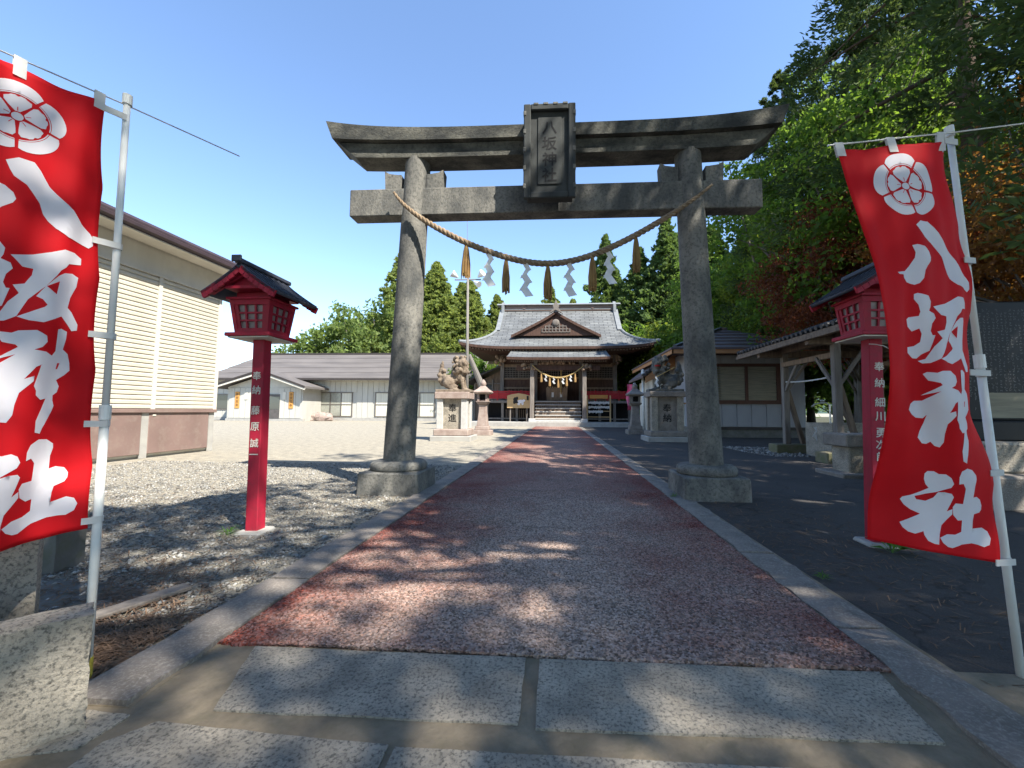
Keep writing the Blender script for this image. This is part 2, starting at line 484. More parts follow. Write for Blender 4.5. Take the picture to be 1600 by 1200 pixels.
def red_path_mat():
    m = bpy.data.materials.new('red_path')
    m.use_nodes = True
    nt = m.node_tree
    bs = nt.nodes['Principled BSDF']
    bs.inputs['Roughness'].default_value = 0.95
    bs.inputs['Specular IOR Level'].default_value = 0.2
    tc = N(nt, 'ShaderNodeTexCoord')
    sp = N(nt, 'ShaderNodeSeparateXYZ')
    nt.links.new(tc.outputs['Object'], sp.inputs[0])
    # worn centre of the walked strip: greyer, with a ragged outline
    nz = N(nt, 'ShaderNodeTexNoise', i_Scale=1.1, i_Detail=6.0, i_Roughness=0.65)
    nt.links.new(tc.outputs['Object'], nz.inputs['Vector'])
    ax = N(nt, 'ShaderNodeMath', operation='ABSOLUTE')
    nt.links.new(sp.outputs[0], ax.inputs[0])
    m1 = N(nt, 'ShaderNodeMath', operation='MULTIPLY_ADD')
    m1.inputs[1].default_value = -0.42
    m1.inputs[2].default_value = 0.66
    nt.links.new(ax.outputs[0], m1.inputs[0])
    m2 = N(nt, 'ShaderNodeMath', operation='MULTIPLY_ADD')
    m2.inputs[1].default_value = 1.6
    nt.links.new(nz.outputs[0], m2.inputs[0])
    nt.links.new(m1.outputs[0], m2.inputs[2])
    mr = N(nt, 'ShaderNodeMapRange')
    mr.inputs[1].default_value, mr.inputs[2].default_value = 0.65, 1.35
    nt.links.new(m2.outputs[0], mr.inputs[0])
    # wear fades beyond the gate, so the far stretch is redder
    my = N(nt, 'ShaderNodeMapRange')
    my.inputs[1].default_value, my.inputs[2].default_value = 5.0, 6.4
    my.inputs[3].default_value, my.inputs[4].default_value = 1.0, 0.55
    nt.links.new(sp.outputs[1], my.inputs[0])
    mm = N(nt, 'ShaderNodeMath', operation='MULTIPLY')
    nt.links.new(mr.outputs[0], mm.inputs[0])
    nt.links.new(my.outputs[0], mm.inputs[1])
    mx = N(nt, 'ShaderNodeMix', data_type='RGBA')
    mx.inputs['A'].default_value = (0.17, 0.05, 0.038, 1)
    mx.inputs['B'].default_value = (0.35, 0.255, 0.205, 1)
    nt.links.new(mm.outputs[0], mx.inputs['Factor'])
    # single chips
    vo = N(nt, 'ShaderNodeTexVoronoi', i_Scale=88.0)
    nt.links.new(tc.outputs['Object'], vo.inputs['Vector'])
    sv = N(nt, 'ShaderNodeSeparateColor')
    nt.links.new(vo.outputs['Color'], sv.inputs[0])
    mv = N(nt, 'ShaderNodeMapRange')
    mv.inputs[3].default_value, mv.inputs[4].default_value = 0.35, 1.55
    nt.links.new(sv.outputs[0], mv.inputs[0])
    hs = N(nt, 'ShaderNodeHueSaturation')
    ms = N(nt, 'ShaderNodeMapRange')
    ms.inputs[3].default_value, ms.inputs[4].default_value = 0.7, 1.15
    nt.links.new(sv.outputs[1], ms.inputs[0])
    # trodden dirt and old stains in broad blotches
    nd = N(nt, 'ShaderNodeTexNoise', i_Scale=2.2, i_Detail=8.0, i_Roughness=0.7)
    nt.links.new(tc.outputs['Object'], nd.inputs['Vector'])
    md = N(nt, 'ShaderNodeMapRange')
    md.inputs[1].default_value, md.inputs[2].default_value = 0.52, 0.7
    md.inputs[4].default_value = 0.55
    nt.links.new(nd.outputs[0], md.inputs[0])
    mxd = N(nt, 'ShaderNodeMix', data_type='RGBA')
    mxd.inputs['B'].default_value = (0.11, 0.085, 0.07, 1)
    nt.links.new(mx.outputs['Result'], mxd.inputs['A'])
    nt.links.new(md.outputs[0], mxd.inputs['Factor'])
    mx = mxd
    nt.links.new(mx.outputs['Result'], hs.inputs['Color'])
    nt.links.new(mv.outputs[0], hs.inputs['Value'])
    nt.links.new(ms.outputs[0], hs.inputs['Saturation'])
    nt.links.new(hs.outputs[0], bs.inputs['Base Color'])
    bp = N(nt, 'ShaderNodeBump', i_Strength=0.8, i_Distance=0.006)
    nt.links.new(vo.outputs['Distance'], bp.inputs['Height'])
    bp.invert = True
    nt.links.new(bp.outputs[0], bs.inputs['Normal'])
    MATS['red_path'] = m
red_path_mat()

def crack(name, scale=0.55, width=0.012):
    m = MATS[name]
    nt = m.node_tree
    b = nt.nodes['Principled BSDF']
    src = b.inputs['Base Color'].links[0].from_socket
    tc = N(nt, 'ShaderNodeTexCoord')
    nz = N(nt, 'ShaderNodeTexNoise', i_Scale=2.5, i_Detail=5.0)
    nt.links.new(tc.outputs['Object'], nz.inputs['Vector'])
    mx = N(nt, 'ShaderNodeMix', data_type='RGBA', blend_type='LINEAR_LIGHT')
    mx.inputs['Factor'].default_value = 0.35
    nt.links.new(tc.outputs['Object'], mx.inputs['A'])
    nt.links.new(nz.outputs['Color'], mx.inputs['B'])
    vo = N(nt, 'ShaderNodeTexVoronoi', i_Scale=scale, feature='DISTANCE_TO_EDGE')
    nt.links.new(mx.outputs['Result'], vo.inputs['Vector'])
    mr = N(nt, 'ShaderNodeMapRange')
    mr.inputs[1].default_value, mr.inputs[2].default_value = 0.0, width
    mr.inputs[3].default_value, mr.inputs[4].default_value = 0.6, 1.0
    nt.links.new(vo.outputs[0], mr.inputs[0])
    hs = N(nt, 'ShaderNodeHueSaturation')
    nt.links.new(src, hs.inputs['Color'])
    nt.links.new(mr.outputs[0], hs.inputs['Value'])
    nt.links.new(hs.outputs[0], b.inputs['Base Color'])
crack('asphalt')

# ------------------------------------------------------------------ ground, path, kerbs, slabs
def sheet(name, x0, y0, x1, y1, z, m):
    return struct(MB().add([(x0, y0, z), (x1, y0, z), (x1, y1, z), (x0, y1, z)], [(0, 1, 2, 3)]).build(name, m, fix=False))
sheet('ground', -900, -400, 900, 1500, -0.004, 'gravel')
sheet('asphalt_yard', 1.72, -6, 11.5, 33, 0.002, 'asphalt')
sheet('forest_floor', 11.5, -60, 120, 120, 0.006, 'forest_floor')
sheet('entrance_mortar', -2.1, -4, 2.2, 2.1, 0.004, 'mortar')

def noise_grid(x0, y0, x1, y1, nx, ny, zfun):
    xs = np.linspace(x0, x1, nx)
    ys = np.linspace(y0, y1, ny)
    X, Y = np.meshgrid(xs, ys)
    return X, Y, zfun(X, Y)
PX0, PX1, PY0, PY1 = -1.72, 1.53, 2.06, 31.3
def red_path():
    nx, ny = 290, 330
    xs = np.linspace(PX0 - 0.01, PX1 + 0.01, nx)
    ys = PY0 + (6.2 - PY0) * np.linspace(0, 1, ny) ** 1.15
    X, Y = np.meshgrid(xs, ys)
    Z = 0.016 + RNG.random(X.shape) * 0.009 + 0.004 * np.sin(X * 3 + 1) * np.sin(Y * 2.3)
    X = X + (RNG.random(X.shape) - 0.5) * 0.006
    rag = np.cumsum(RNG.normal(0, 0.004, nx))
    rag = rag - np.linspace(rag[0], rag[-1], nx)
    Y[0] += rag * 0.5 + RNG.random(nx) * 0.012
    Z[0] -= 0.018
    Z[:, 0] -= 0.01
    Z[:, -1] -= 0.01
    v = np.stack([X, Y, Z], -1).reshape(-1, 3)
    i = np.arange((ny - 1) * nx).reshape(ny - 1, nx)[:, :-1].ravel()
    f = np.stack([i, i + 1, i + nx + 1, i + nx], 1)
    me = bpy.data.meshes.new('red_path')
    me.from_pydata(v.tolist(), [], f.tolist())
    o0 = len(v)
    me.materials.append(MATS['red_path'])
    o = struct(link('red_path', me))
    far = MB().box(PX0, 6.2, 0.0, PX1, PY1, 0.019).build('far_surface', 'red_path', o)
    return o
red_path()

def stone_mesh(l, w, h, jit=0.012, nx=8, ny=3, bev=0.012):
    """a worn slab: length along y, top surface gently uneven, ragged edges"""
    mb = MB()
    rows = []
    for i in range(nx + 1):
        row = []
        for j in range(ny + 1):
            e = (i in (0, nx)) or (j in (0, ny))
            row.append((w * (j / ny - 0.5) + (random.uniform(-jit, jit) if j in (0, ny) else 0),
                        l * (i / nx - 0.5) + (random.uniform(-jit, jit) * 0.6 if i in (0, nx) else 0),
                        h + random.uniform(-0.3, 0.3) * jit - (0.4 * jit if e else 0)))
        rows.append(row)
    mb.grid(rows)
    nc = ny + 1
    ring = [j for j in range(nc)] + [i * nc + ny for i in range(1, nx + 1)] + [nx * nc + j for j in range(ny - 1, -1, -1)] + [i * nc for i in range(nx - 1, 0, -1)]
    o = len(mb.v)
    for k in ring:
        x, y, z = mb.v[k]
        mb.v.append((x * 1.01, y * 1.004, -0.05))
    n = len(ring)
    for k in range(n):
        mb.f.append((ring[k], o + k, o + (k + 1) % n, ring[(k + 1) % n]))
    return mb

KM = [stone_mesh(1.18, 0.275, 0.035).mesh('kerb_stone', 'granite_dark') for _ in range(5)]
KM2 = [stone_mesh(1.18, 0.265, 0.03, jit=0.02).mesh('kerb_stone', 'granite_dark') for _ in range(5)]
kl = struct(MB().box(-2.03, 1.62, -0.03, -1.71, 31.2, 0.006).build('kerb_left', 'mortar'))
kr = struct(MB().box(1.5, 1.2, -0.03, 1.84, 31.2, 0.006).build('kerb_right', 'mortar'))
for i in range(24):
    link('kerb_stone', KM[i % 5], kl, (-1.865, 2.22 + i * 1.2, 0.0))
    link('kerb_stone', KM2[i % 5], kr, (1.672, 1.85 + i * 1.2, 0.0))
# entrance slabs, each a stone of its own laid on the mortar bed
es = struct(MB().box(-1.9, 0.2, -0.05, 1.9, 1.2, 0.005).build('entrance_paving', 'mortar'))
def slab(poly, z, m='granite'):
    """poly: outline (x,y); top uneven"""
    bm = bmesh.new()
    vs = [bm.verts.new((x, y, z)) for x, y in poly]
    f = bm.faces.new(vs)
    bmesh.ops.subdivide_edges(bm, edges=bm.edges[:], cuts=7, use_grid_fill=False)
    for v in bm.verts:
        v.co.x += random.uniform(-0.004, 0.004)
        v.co.y += random.uniform(-0.004, 0.004)
    r = bmesh.ops.inset_region(bm, faces=bm.faces[:], thickness=0.012, use_even_offset=True)
    for v in bm.verts:
        if v.is_boundary:
            v.co.z -= 0.008
    bmesh.ops.triangulate(bm, faces=[q for q in bm.faces if len(q.verts) > 4])
    e = [q for q in bm.edges if q.is_boundary]
    x = bmesh.ops.extrude_edge_only(bm, edges=e)
    for v in x['geom']:
        if isinstance(v, bmesh.types.BMVert):
            v.co.z = -0.04
    bmesh.ops.recalc_face_normals(bm, faces=bm.faces)
    me = bpy.data.meshes.new('paving_slab')
    bm.to_mesh(me)
    bm.free()
    me.materials.append(MATS[m])
    return link('paving_slab', me, es)
slab([(-1.36, 1.625), (-0.15, 1.635), (-0.15, 2.055), (-1.52, 2.055)], 0.02)
slab([(-0.085, 1.615), (1.4, 1.65), (1.47, 2.055), (-0.085, 2.05)], 0.022)
slab([(-1.62, 0.9), (-0.6, 0.9), (-0.6, 1.505), (-1.52, 1.555), (-1.62, 1.45)], 0.018)
slab([(-0.575, 0.9), (1.36, 0.9), (1.36, 1.51), (-0.575, 1.5)], 0.019)
slab([(-2.0, 1.33), (-1.68, 1.42), (-1.66, 1.58), (-2.0, 1.6)], 0.018)

# loose gravel stones near the gate: real pebbles, too many to count
def pebbles(name, n, xr, yr, smin, smax, m, power=1.0, label='', z0=-0.004, tri=None, keep=None):
    x = RNG.uniform(xr[0], xr[1], n)
    y = yr[0] + (yr[1] - yr[0]) * RNG.random(n) ** power
    if keep is not None:
        k = keep(x, y)
        x, y = x[k], y[k]
        n = len(x)
    s = RNG.uniform(smin, smax, n) * (0.6 + 0.8 * RNG.random(n) ** 3)
    base = np.array([(1, 0, 0), (0, 1, 0), (-1, 0, 0), (0, -1, 0), (0, 0, 1), (0, 0, -1)], float)
    v = base[None] * (0.7 + 0.6 * RNG.random((n, 6, 1)))
    v += RNG.normal(0, 0.18, v.shape)
    a = RNG.random(n) * 6.283
    ca, sa = np.cos(a)[:, None], np.sin(a)[:, None]
    v = np.stack([v[..., 0] * ca - v[..., 1] * sa, v[..., 0] * sa + v[..., 1] * ca, v[..., 2] * 0.62], -1)
    v *= s[:, None, None]
    v += np.stack([x, y, z0 + s * 0.3], -1)[:, None, :]
    fb = np.array([(0, 1, 4), (1, 2, 4), (2, 3, 4), (3, 0, 4), (1, 0, 5), (2, 1, 5), (3, 2, 5), (0, 3, 5)])
    f = (fb[None] + (np.arange(n) * 6)[:, None, None]).reshape(-1, 3)
    return fastmesh(name, v.reshape(-1, 3), f, m)
def fastmesh(name, v, f, m):
    me = bpy.data.meshes.new(name)
    k = f.shape[1]
    me.vertices.add(len(v))
    me.vertices.foreach_set('co', np.ascontiguousarray(v, np.float32).ravel())
    me.loops.add(len(f) * k)
    me.loops.foreach_set('vertex_index', np.ascontiguousarray(f, np.int32).ravel())
    me.polygons.add(len(f))
    me.polygons.foreach_set('loop_start', np.arange(0, len(f) * k, k, dtype=np.int32))
    me.polygons.foreach_set('loop_total', np.full(len(f), k, np.int32))
    me.update(calc_edges=True)
    me.materials.append(MATS[m])
    return me
def stuff(o, label):
    o['kind'] = 'stuff'
    o['label'] = label
    o['category'] = 'ground cover'
    return o
gm = pebbles('gravel_stones', 52000, (-9.5, -2.05), (1.5, 9.0), 0.009, 0.022, 'gravel_stone', power=1.5, keep=lambda x, y: x > -1.35 * y - 0.6)
stuff(link('gravel_stones', gm), 'loose grey gravel stones covering the yard left of the path')
gm2 = pebbles('gravel_stones', 5000, (5.6, 9.5), (11.6, 16.5), 0.02, 0.045, 'gravel_stone', keep=lambda x, y: (y < 14.6) & (x + 0.25 * (y - 11) > 6.0))
stuff(link('gravel_stones', gm2), 'pale gravel patch around the water pavilion posts')
def litter(n, cx, cy, sx, sy, z=0.012):
    c = np.stack([RNG.normal(cx, sx, n), RNG.normal(cy, sy, n), z + RNG.random(n) * 0.012], -1)
    a = RNG.random(n) * 6.283
    d = np.stack([np.cos(a), np.sin(a), RNG.normal(0, 0.12, n)], -1) * RNG.uniform(0.015, 0.05, n)[:, None]
    w = np.stack([-np.sin(a), np.cos(a), np.zeros(n)], -1) * 0.003
    return np.stack([c - d - w, c + d - w, c + d + w, c - d + w], 1)
lq = np.concatenate([litter(1500, -2.22, 1.9, 0.12, 0.25), litter(900, -2.9, 2.7, 0.4, 0.3), litter(2500, -4.2, 4.5, 1.2, 1.2), litter(500, -2.6, 2.2, .15, .2)])
lq = lq[lq[:, 0, 0] < -2.03]
lv = lq.reshape(-1, 3)
stuff(link('needle_litter', fastmesh('needle_litter', lv, np.arange(len(lv)).reshape(-1, 4), 'needle_litter')), 'brown dry cedar needles strewn on the gravel beside the kerb')
lq = np.concatenate([litter(1200, 2.6, 4, 0.5, 1.6, 0.004), litter(500, 2.0, 6, 0.12, 2.0, 0.02)])
lq = lq[lq[:, 0, 0] > 1.86]
lv = lq.reshape(-1, 3)
stuff(link('needle_litter', fastmesh('needle_litter', lv, np.arange(len(lv)).reshape(-1, 4), 'needle_litter')), 'dry needles scattered on the dark asphalt right of the path')
# ------------------------------------------------------------------ torii
TX = -0.13
tor = thing('torii_gate', (TX, 6.13, 0), 'large weathered grey stone torii gate with name plaque spanning the red path', 'torii')
def torii():
    for sx in (-1, 1):
        px = TX + sx * 2.27
        tx = TX + sx * 2.09
        mb = MB()
        pts = [(px + (tx - px) * t, 6.13, 0.44 + (5.12 - 0.44) * t) for t in np.linspace(0, 1, 12)]
        rad = [0.232 - 0.04 * t for t in np.linspace(0, 1, 12)]
        mb.tube(pts, rad, 36)
        shade_auto(mb.build('pillar', 'weathered_stone', tor))
        b = MB().tbox((px, 6.12), (0.44, 0.44), (0.43, 0.43), -0.02, 0.315).build('base_block', 'weathered_stone', tor, bevel=0.02)
        b['label'] = 'square stone footing block of the gate'
        prof = [(0.395, 0.315), (0.41, 0.34), (0.415, 0.38), (0.4, 0.42), (0.36, 0.445), (0.25, 0.455)]
        shade_auto(MB().lathe((px, 6.13), prof, 40).build('base_ring', 'weathered_stone', tor), 60)
        # wedges on the tie beam either side of the pillar
        cx = TX + sx * 2.12
        for s in (-1, 1):
            a, bb = (0.2, 0.45)
            x0, x1 = cx + s * a, cx + s * bb
            poly = [(x0, 4.632), (x1, 4.632), (x1 + s * 0.015, 4.93), (x1 - s * 0.06, 4.885), (x0 + s * 0.05, 4.865), (x0, 4.865)]
            MB().prism(poly, 'y', 6.03, 6.23).build('wedge', 'weathered_stone', tor)
    MB().box(TX - 3.12, 6.0, 4.2, TX + 3.12, 6.26, 4.63).build('tie_beam', 'weathered_stone', tor, bevel=0.012)
    # lintels with upswept ends
    def lint(name, yf, yb, half_b, half_t, zb, zt, lb, lt, ridge, m):
        rows = []
        for t in np.linspace(-1, 1, 41):
            k = abs(t) ** 4.0
            b0 = zb + lb * k
            t0 = zt + lt * k
            xb, xt = TX + t * half_b, TX + t * half_t
            ym = (yf + yb) / 2
            rows.append([(xb, yf + 0.015, b0), (xt, yf, t0), (xt, ym, t0 + ridge), (xt, yb, t0), (xb, yb - 0.015, b0), (xb, yf + 0.015, b0)])
        mb = MB().grid(rows)
        n = len(mb.v)
        mb.f.append((0, 1, 2, 3, 4))
        mb.f.append(tuple(n - 6 + i for i in (4, 3, 2, 1, 0)))
        o = mb.build(name, m, tor)
        bm = bmesh.new()
        bm.from_mesh(o.data)
        bmesh.ops.remove_doubles(bm, verts=bm.verts, dist=1e-4)
        bmesh.ops.recalc_face_normals(bm, faces=bm.faces)
        bm.to_mesh(o.data)
        bm.free()
        return o
    lint('lower_lintel', 5.93, 6.34, 3.02, 3.3, 5.08, 5.285, 0.04, 0.07, 0.0, 'weathered_stone_dark')
    lint('top_lintel', 5.84, 6.42, 3.36, 3.46, 5.3, 5.48, 0.08, 0.17, 0.05, 'weathered_stone_dark')
    # plaque
    mb = MB().box(-0.46, 5.66, 4.25, 0.2, 5.84, 5.57)
    pl = mb.build('name_plaque', 'stone_plaque', tor, bevel=0.01)
    fr = MB()
    for x0, x1, z0, z1 in ((-0.5, -0.4, 4.21, 5.61), (0.14, 0.24, 4.21, 5.61), (-0.4, 0.14, 5.515, 5.61), (-0.4, 0.14, 4.21, 4.30)):
        fr.box(x0, 5.6, z0, x1, 5.66, z1)
    fr.build('plaque_frame', 'stone_plaque', pl, bevel=0.012)
    for i in range(5):
        for x in (-0.505, 0.205):
            MB().box(x, 5.592, 4.35 + i * 0.27, x + 0.04, 5.655, 4.42 + i * 0.27).build('frame_notch', 'weathered_stone', pl, bevel=0.006)
    for i in range(4):
        MB().box(-0.36 + i * 0.14, 5.592, 5.585, -0.29 + i * 0.14, 5.655, 5.62).build('frame_notch', 'weathered_stone', pl, bevel=0.006)
    MB().box(-0.3, 5.645, 4.43, 0.04, 5.66, 5.43).build('inscription_panel', 'stone_plaque', pl, bevel=0.005)
    lettering([(c, (-0.13, 5.642, 5.27 - i * 0.235), (1, 0, 0), (0, 0, 1), 0.2) for i, c in enumerate('八坂神社')], 'carved_dark', pl)
torii()

# ------------------------------------------------------------------ straw rope across the gate
def rope_curve(pts, n):
    pts = np.array(pts, float)
    t = np.linspace(0, 1, len(pts))
    tt = np.linspace(0, 1, n)
    # cubic through points by polynomial fit per axis
    out = np.stack([np.polyval(np.polyfit(t, pts[:, k], 5), tt) for k in range(3)], 1)
    return out
def twisted(mb, path, rad, pitch, strands=3, n=6, rs=0.56):
    """twisted strands round a path; rad: radius per point"""
    path = [Vector(p) for p in path]
    L = [0]
    for i in range(1, len(path)):
        L.append(L[-1] + (path[i] - path[i - 1]).length)
    for s in range(strands):
        pts, rr = [], []
        for i, p in enumerate(path):
            d = (path[min(i + 1, len(path) - 1)] - path[max(i - 1, 0)]).normalized()
            a = Vector((0, 1, 0))
            a = (a - d * a.dot(d)).normalized()
            b = d.cross(a)
            th = 2 * math.pi * (L[i] / pitch + s / strands)
            pts.append(p + (a * math.cos(th) + b * math.sin(th)) * rad[i] * 0.5)
            rr.append(rad[i] * rs)
        mb.tube(pts, rr, n)
    return mb
sh = thing('straw_rope', (TX, 5.8, 3.35), 'thick twisted straw rope hanging in a curve between the torii pillars', 'rope')
RP = [(-2.50, 5.86, 4.49), (-2.05, 5.83, 4.10), (-1.63, 5.8, 3.80), (-1.05, 5.8, 3.50), (-0.6, 5.8, 3.385), (-0.14, 5.8, 3.35), (0.25, 5.8, 3.39), (0.62, 5.8, 3.49), (1.17, 5.8, 3.73), (1.71, 5.82, 4.11), (2.21, 5.86, 4.47)]
rp = rope_curve(RP, 220)
rr = [0.018 + 0.028 * min(1, 3.2 * min(i, 219 - i) / 110) ** 0.8 for i in range(220)]
twisted(MB(), rp, rr, 0.22).build('rope', 'rope', sh, smooth=True)
def rz(x):
    return float(np.interp(x, rp[:, 0], rp[:, 2]))
for k, x in enumerate((-1.35, -0.76, -0.15, 0.49, 1.11)):
    mb = MB()
    z = rz(x) - 0.03
    n = 46
    for i in range(n):
        a = random.random() * 6.283
        q = math.sqrt(random.random())
        w = 0.058 if k else 0.062
        dx, dy = math.cos(a) * q * w, math.sin(a) * q * w
        l = random.uniform(0.43, 0.52)
        mb.tube([(x + dx * 0.15, 5.8 + dy * 0.15, z), (x + dx * 0.55, 5.8 + dy * 0.55, z - 0.1), (x + dx * 0.95, 5.8 + dy * 0.95, z - l * 0.6), (x + dx * 1.02 + random.uniform(-.008, .008), 5.8 + dy, z - l)], [0.012, 0.011, 0.01, 0.006], 4)
    mb.tube([(x, 5.8, z + 0.005), (x, 5.8, z - 0.05)], [0.016, 0.02], 8)
    mb.build('straw_tassel', 'straw', sh, fix=False)
def shide(x, y, z, w, step, n, parent, tilt=0.0):
    mb = MB()
    zc, xc = z, x - w * 0.2
    for i in range(n):
        k = 1 if i % 2 == 0 else -1
        ww = w * (0.62 + 0.12 * i)
        sl = k * w * 0.7 * random.uniform(.85, 1.15)
        yc = y + (i % 2) * 0.012
        tw = random.uniform(-.03, .03)
        mb.add([(xc - ww * .5, yc, zc), (xc + ww * .5, yc + tw, zc + 0.015), (xc + ww * .55 + sl, yc - .01 + tw, zc - step), (xc - ww * .45 + sl, yc - .012, zc - step - 0.02)], [(0, 1, 2, 3)])
        zc -= step * 0.8
        xc += sl * 0.75 + k * 0.0
    return mb.build('paper_streamer', 'paper', parent, fix=False)
for x in (-1.01, -0.47, 0.15, 0.71):
    shide(x, 5.8, rz(x) - 0.02, 0.105, 0.115, 5, sh)

# ------------------------------------------------------------------ banners
GLYPH = {"white":[[[0.453,0.205],[0.514,0.194],[0.592,0.196],[0.628,0.211],[0.681,0.239],[0.749,0.262],[0.812,0.283],[0.871,0.308],[0.94,0.325],[0.964,0.336],[0.961,0.352],[0.933,0.359],[0.866,0.352],[0.783,0.345],[0.718,0.331],[0.681,0.318],[0.653,0.304],[0.631,0.281],[0.594,0.264],[0.558,0.248],[0.496,0.235],[0.475,0.222]],[[0.372,0.253],[0.407,0.252],[0.458,0.258],[0.497,0.27],[0.51,0.283],[0.496,0.292],[0.446,0.304],[0.419,0.315],[0.404,0.334],[0.375,0.345],[0.342,0.348],[0.272,0.341],[0.244,0.331],[0.243,0.323],[0.206,0.322],[0.194,0.317],[0.258,0.315],[0.308,0.303],[0.364,0.284],[0.379,0.271]],[[0.336,0.37],[0.359,0.368],[0.442,0.376],[0.465,0.389],[0.459,0.402],[0.446,0.411],[0.49,0.418],[0.501,0.429],[0.471,0.442],[0.46,0.459],[0.474,0.47],[0.492,0.47],[0.459,0.507],[0.407,0.516],[0.373,0.526],[0.331,0.526],[0.268,0.514],[0.267,0.5],[0.336,0.496],[0.386,0.486],[0.393,0.466],[0.373,0.453],[0.317,0.46],[0.276,0.448],[0.264,0.431],[0.289,0.425],[0.367,0.423],[0.377,0.413],[0.365,0.396],[0.335,0.382]],[[0.489,0.401],[0.602,0.394],[0.698,0.384],[0.768,0.374],[0.835,0.376],[0.885,0.386],[0.883,0.4],[0.799,0.403],[0.78,0.412],[0.747,0.421],[0.727,0.433],[0.673,0.459],[0.589,0.49],[0.534,0.526],[0.472,0.537],[0.425,0.538],[0.389,0.532],[0.44,0.527],[0.487,0.497],[0.541,0.478],[0.505,0.462],[0.568,0.457],[0.603,0.438],[0.608,0.424],[0.549,0.422]],[[0.673,0.459],[0.735,0.434],[0.772,0.425],[0.825,0.423],[0.867,0.43],[0.86,0.452],[0.825,0.478],[0.812,0.501],[0.838,0.51],[0.88,0.537],[0.878,0.55],[0.844,0.552],[0.813,0.537],[0.773,0.521],[0.727,0.528],[0.666,0.537],[0.596,0.534],[0.534,0.527],[0.595,0.517],[0.67,0.504],[0.684,0.499],[0.661,0.488],[0.628,0.482]],[[0.434,0.564],[0.457,0.559],[0.512,0.561],[0.545,0.556],[0.634,0.554],[0.687,0.565],[0.692,0.578],[0.665,0.589],[0.622,0.595],[0.687,0.599],[0.729,0.608],[0.682,0.624],[0.635,0.631],[0.578,0.656],[0.629,0.65],[0.627,0.661],[0.558,0.684],[0.539,0.708],[0.531,0.729],[0.504,0.743],[0.472,0.741],[0.447,0.732],[0.414,0.739],[0.381,0.739],[0.345,0.726],[0.369,0.71],[0.412,0.687],[0.442,0.665],[0.412,0.675],[0.346,0.676],[0.288,0.669],[0.252,0.659],[0.289,0.643],[0.353,0.633],[0.425,0.63],[0.534,0.605],[0.421,0.617],[0.545,0.59],[0.533,0.585],[0.466,0.58]],[[0.756,0.55],[0.778,0.548],[0.816,0.554],[0.813,0.57],[0.796,0.593],[0.828,0.603],[0.841,0.623],[0.843,0.64],[0.813,0.65],[0.766,0.66],[0.787,0.674],[0.778,0.687],[0.753,0.693],[0.754,0.704],[0.764,0.716],[0.753,0.727],[0.715,0.753],[0.699,0.762],[0.687,0.773],[0.654,0.769],[0.656,0.745],[0.682,0.723],[0.708,0.699],[0.675,0.701],[0.645,0.691],[0.644,0.681],[0.63,0.671],[0.662,0.628],[0.714,0.612],[0.747,0.597]],[[0.38,0.826],[0.385,0.813],[0.408,0.806],[0.454,0.804],[0.487,0.809],[0.532,0.807],[0.564,0.814],[0.58,0.827],[0.564,0.837],[0.517,0.845],[0.469,0.853],[0.392,0.861],[0.316,0.871],[0.329,0.878],[0.393,0.878],[0.451,0.867],[0.481,0.853],[0.522,0.85],[0.569,0.851],[0.585,0.858],[0.567,0.877],[0.547,0.895],[0.585,0.887],[0.588,0.9],[0.515,0.928],[0.503,0.949],[0.499,0.972],[0.463,0.972],[0.412,0.967],[0.384,0.955],[0.378,0.947],[0.321,0.956],[0.276,0.954],[0.242,0.947],[0.222,0.937],[0.281,0.926],[0.356,0.911],[0.291,0.905],[0.249,0.896],[0.221,0.884],[0.235,0.877],[0.287,0.87],[0.352,0.858],[0.415,0.846],[0.391,0.838]],[[0.615,0.809],[0.635,0.794],[0.683,0.785],[0.734,0.787],[0.774,0.798],[0.776,0.807],[0.761,0.824],[0.757,0.852],[0.795,0.849],[0.846,0.855],[0.873,0.868],[0.872,0.878],[0.854,0.886],[0.793,0.892],[0.783,0.906],[0.778,0.925],[0.872,0.92],[0.916,0.926],[0.935,0.939],[0.919,0.953],[0.874,0.96],[0.818,0.957],[0.762,0.956],[0.677,0.962],[0.603,0.975],[0.57,0.974],[0.531,0.966],[0.508,0.955],[0.559,0.945],[0.621,0.943],[0.67,0.935],[0.672,0.91],[0.635,0.912],[0.596,0.901],[0.585,0.882],[0.602,0.872],[0.66,0.871],[0.666,0.834],[0.644,0.823],[0.613,0.826]]],"red":[[[0.677,0.459],[0.744,0.445],[0.731,0.474]],[[0.762,0.623],[0.777,0.623],[0.763,0.636],[0.753,0.636]]]}
def catmull(rows, v):
    n = len(rows) - 1
    t = max(0, min(n - 1e-6, v * n))
    i = int(t)
    f = t - i
    p = [np.array(rows[max(0, min(n, i + k))]) for k in (-1, 0, 1, 2)]
    return 0.5 * ((2 * p[1]) + (-p[0] + p[2]) * f + (2 * p[0] - 5 * p[1] + 4 * p[2] - p[3]) * f * f + (-p[0] + 3 * p[1] - 3 * p[2] + p[3]) * f ** 3)
BR = [((1.343, 1.985, 2.474), (1.911, 2.055, 2.533)), ((1.354, 1.935, 2.25), (1.911, 2.055, 2.319)), ((1.382, 1.905, 2.048), (1.947, 2.055, 2.106)), ((1.419, 1.895, 1.862), (1.985, 2.055, 1.897)), ((1.416, 1.855, 1.673), (1.968, 2.055, 1.691)), ((1.418, 1.835, 1.497), (1.959, 2.055, 1.489)), ((1.409, 1.825, 1.328), (1.941, 2.055, 1.288)), ((1.436, 1.895, 1.162), (1.986, 2.055, 1.091)), ((1.455, 1.975, 0.983), (2.021, 2.055, 0.897)), ((1.456, 2.045, 0.793), (2.032, 2.055, 0.705)), ((1.448, 2.055, 0.611), (2.026, 2.055, 0.516))]
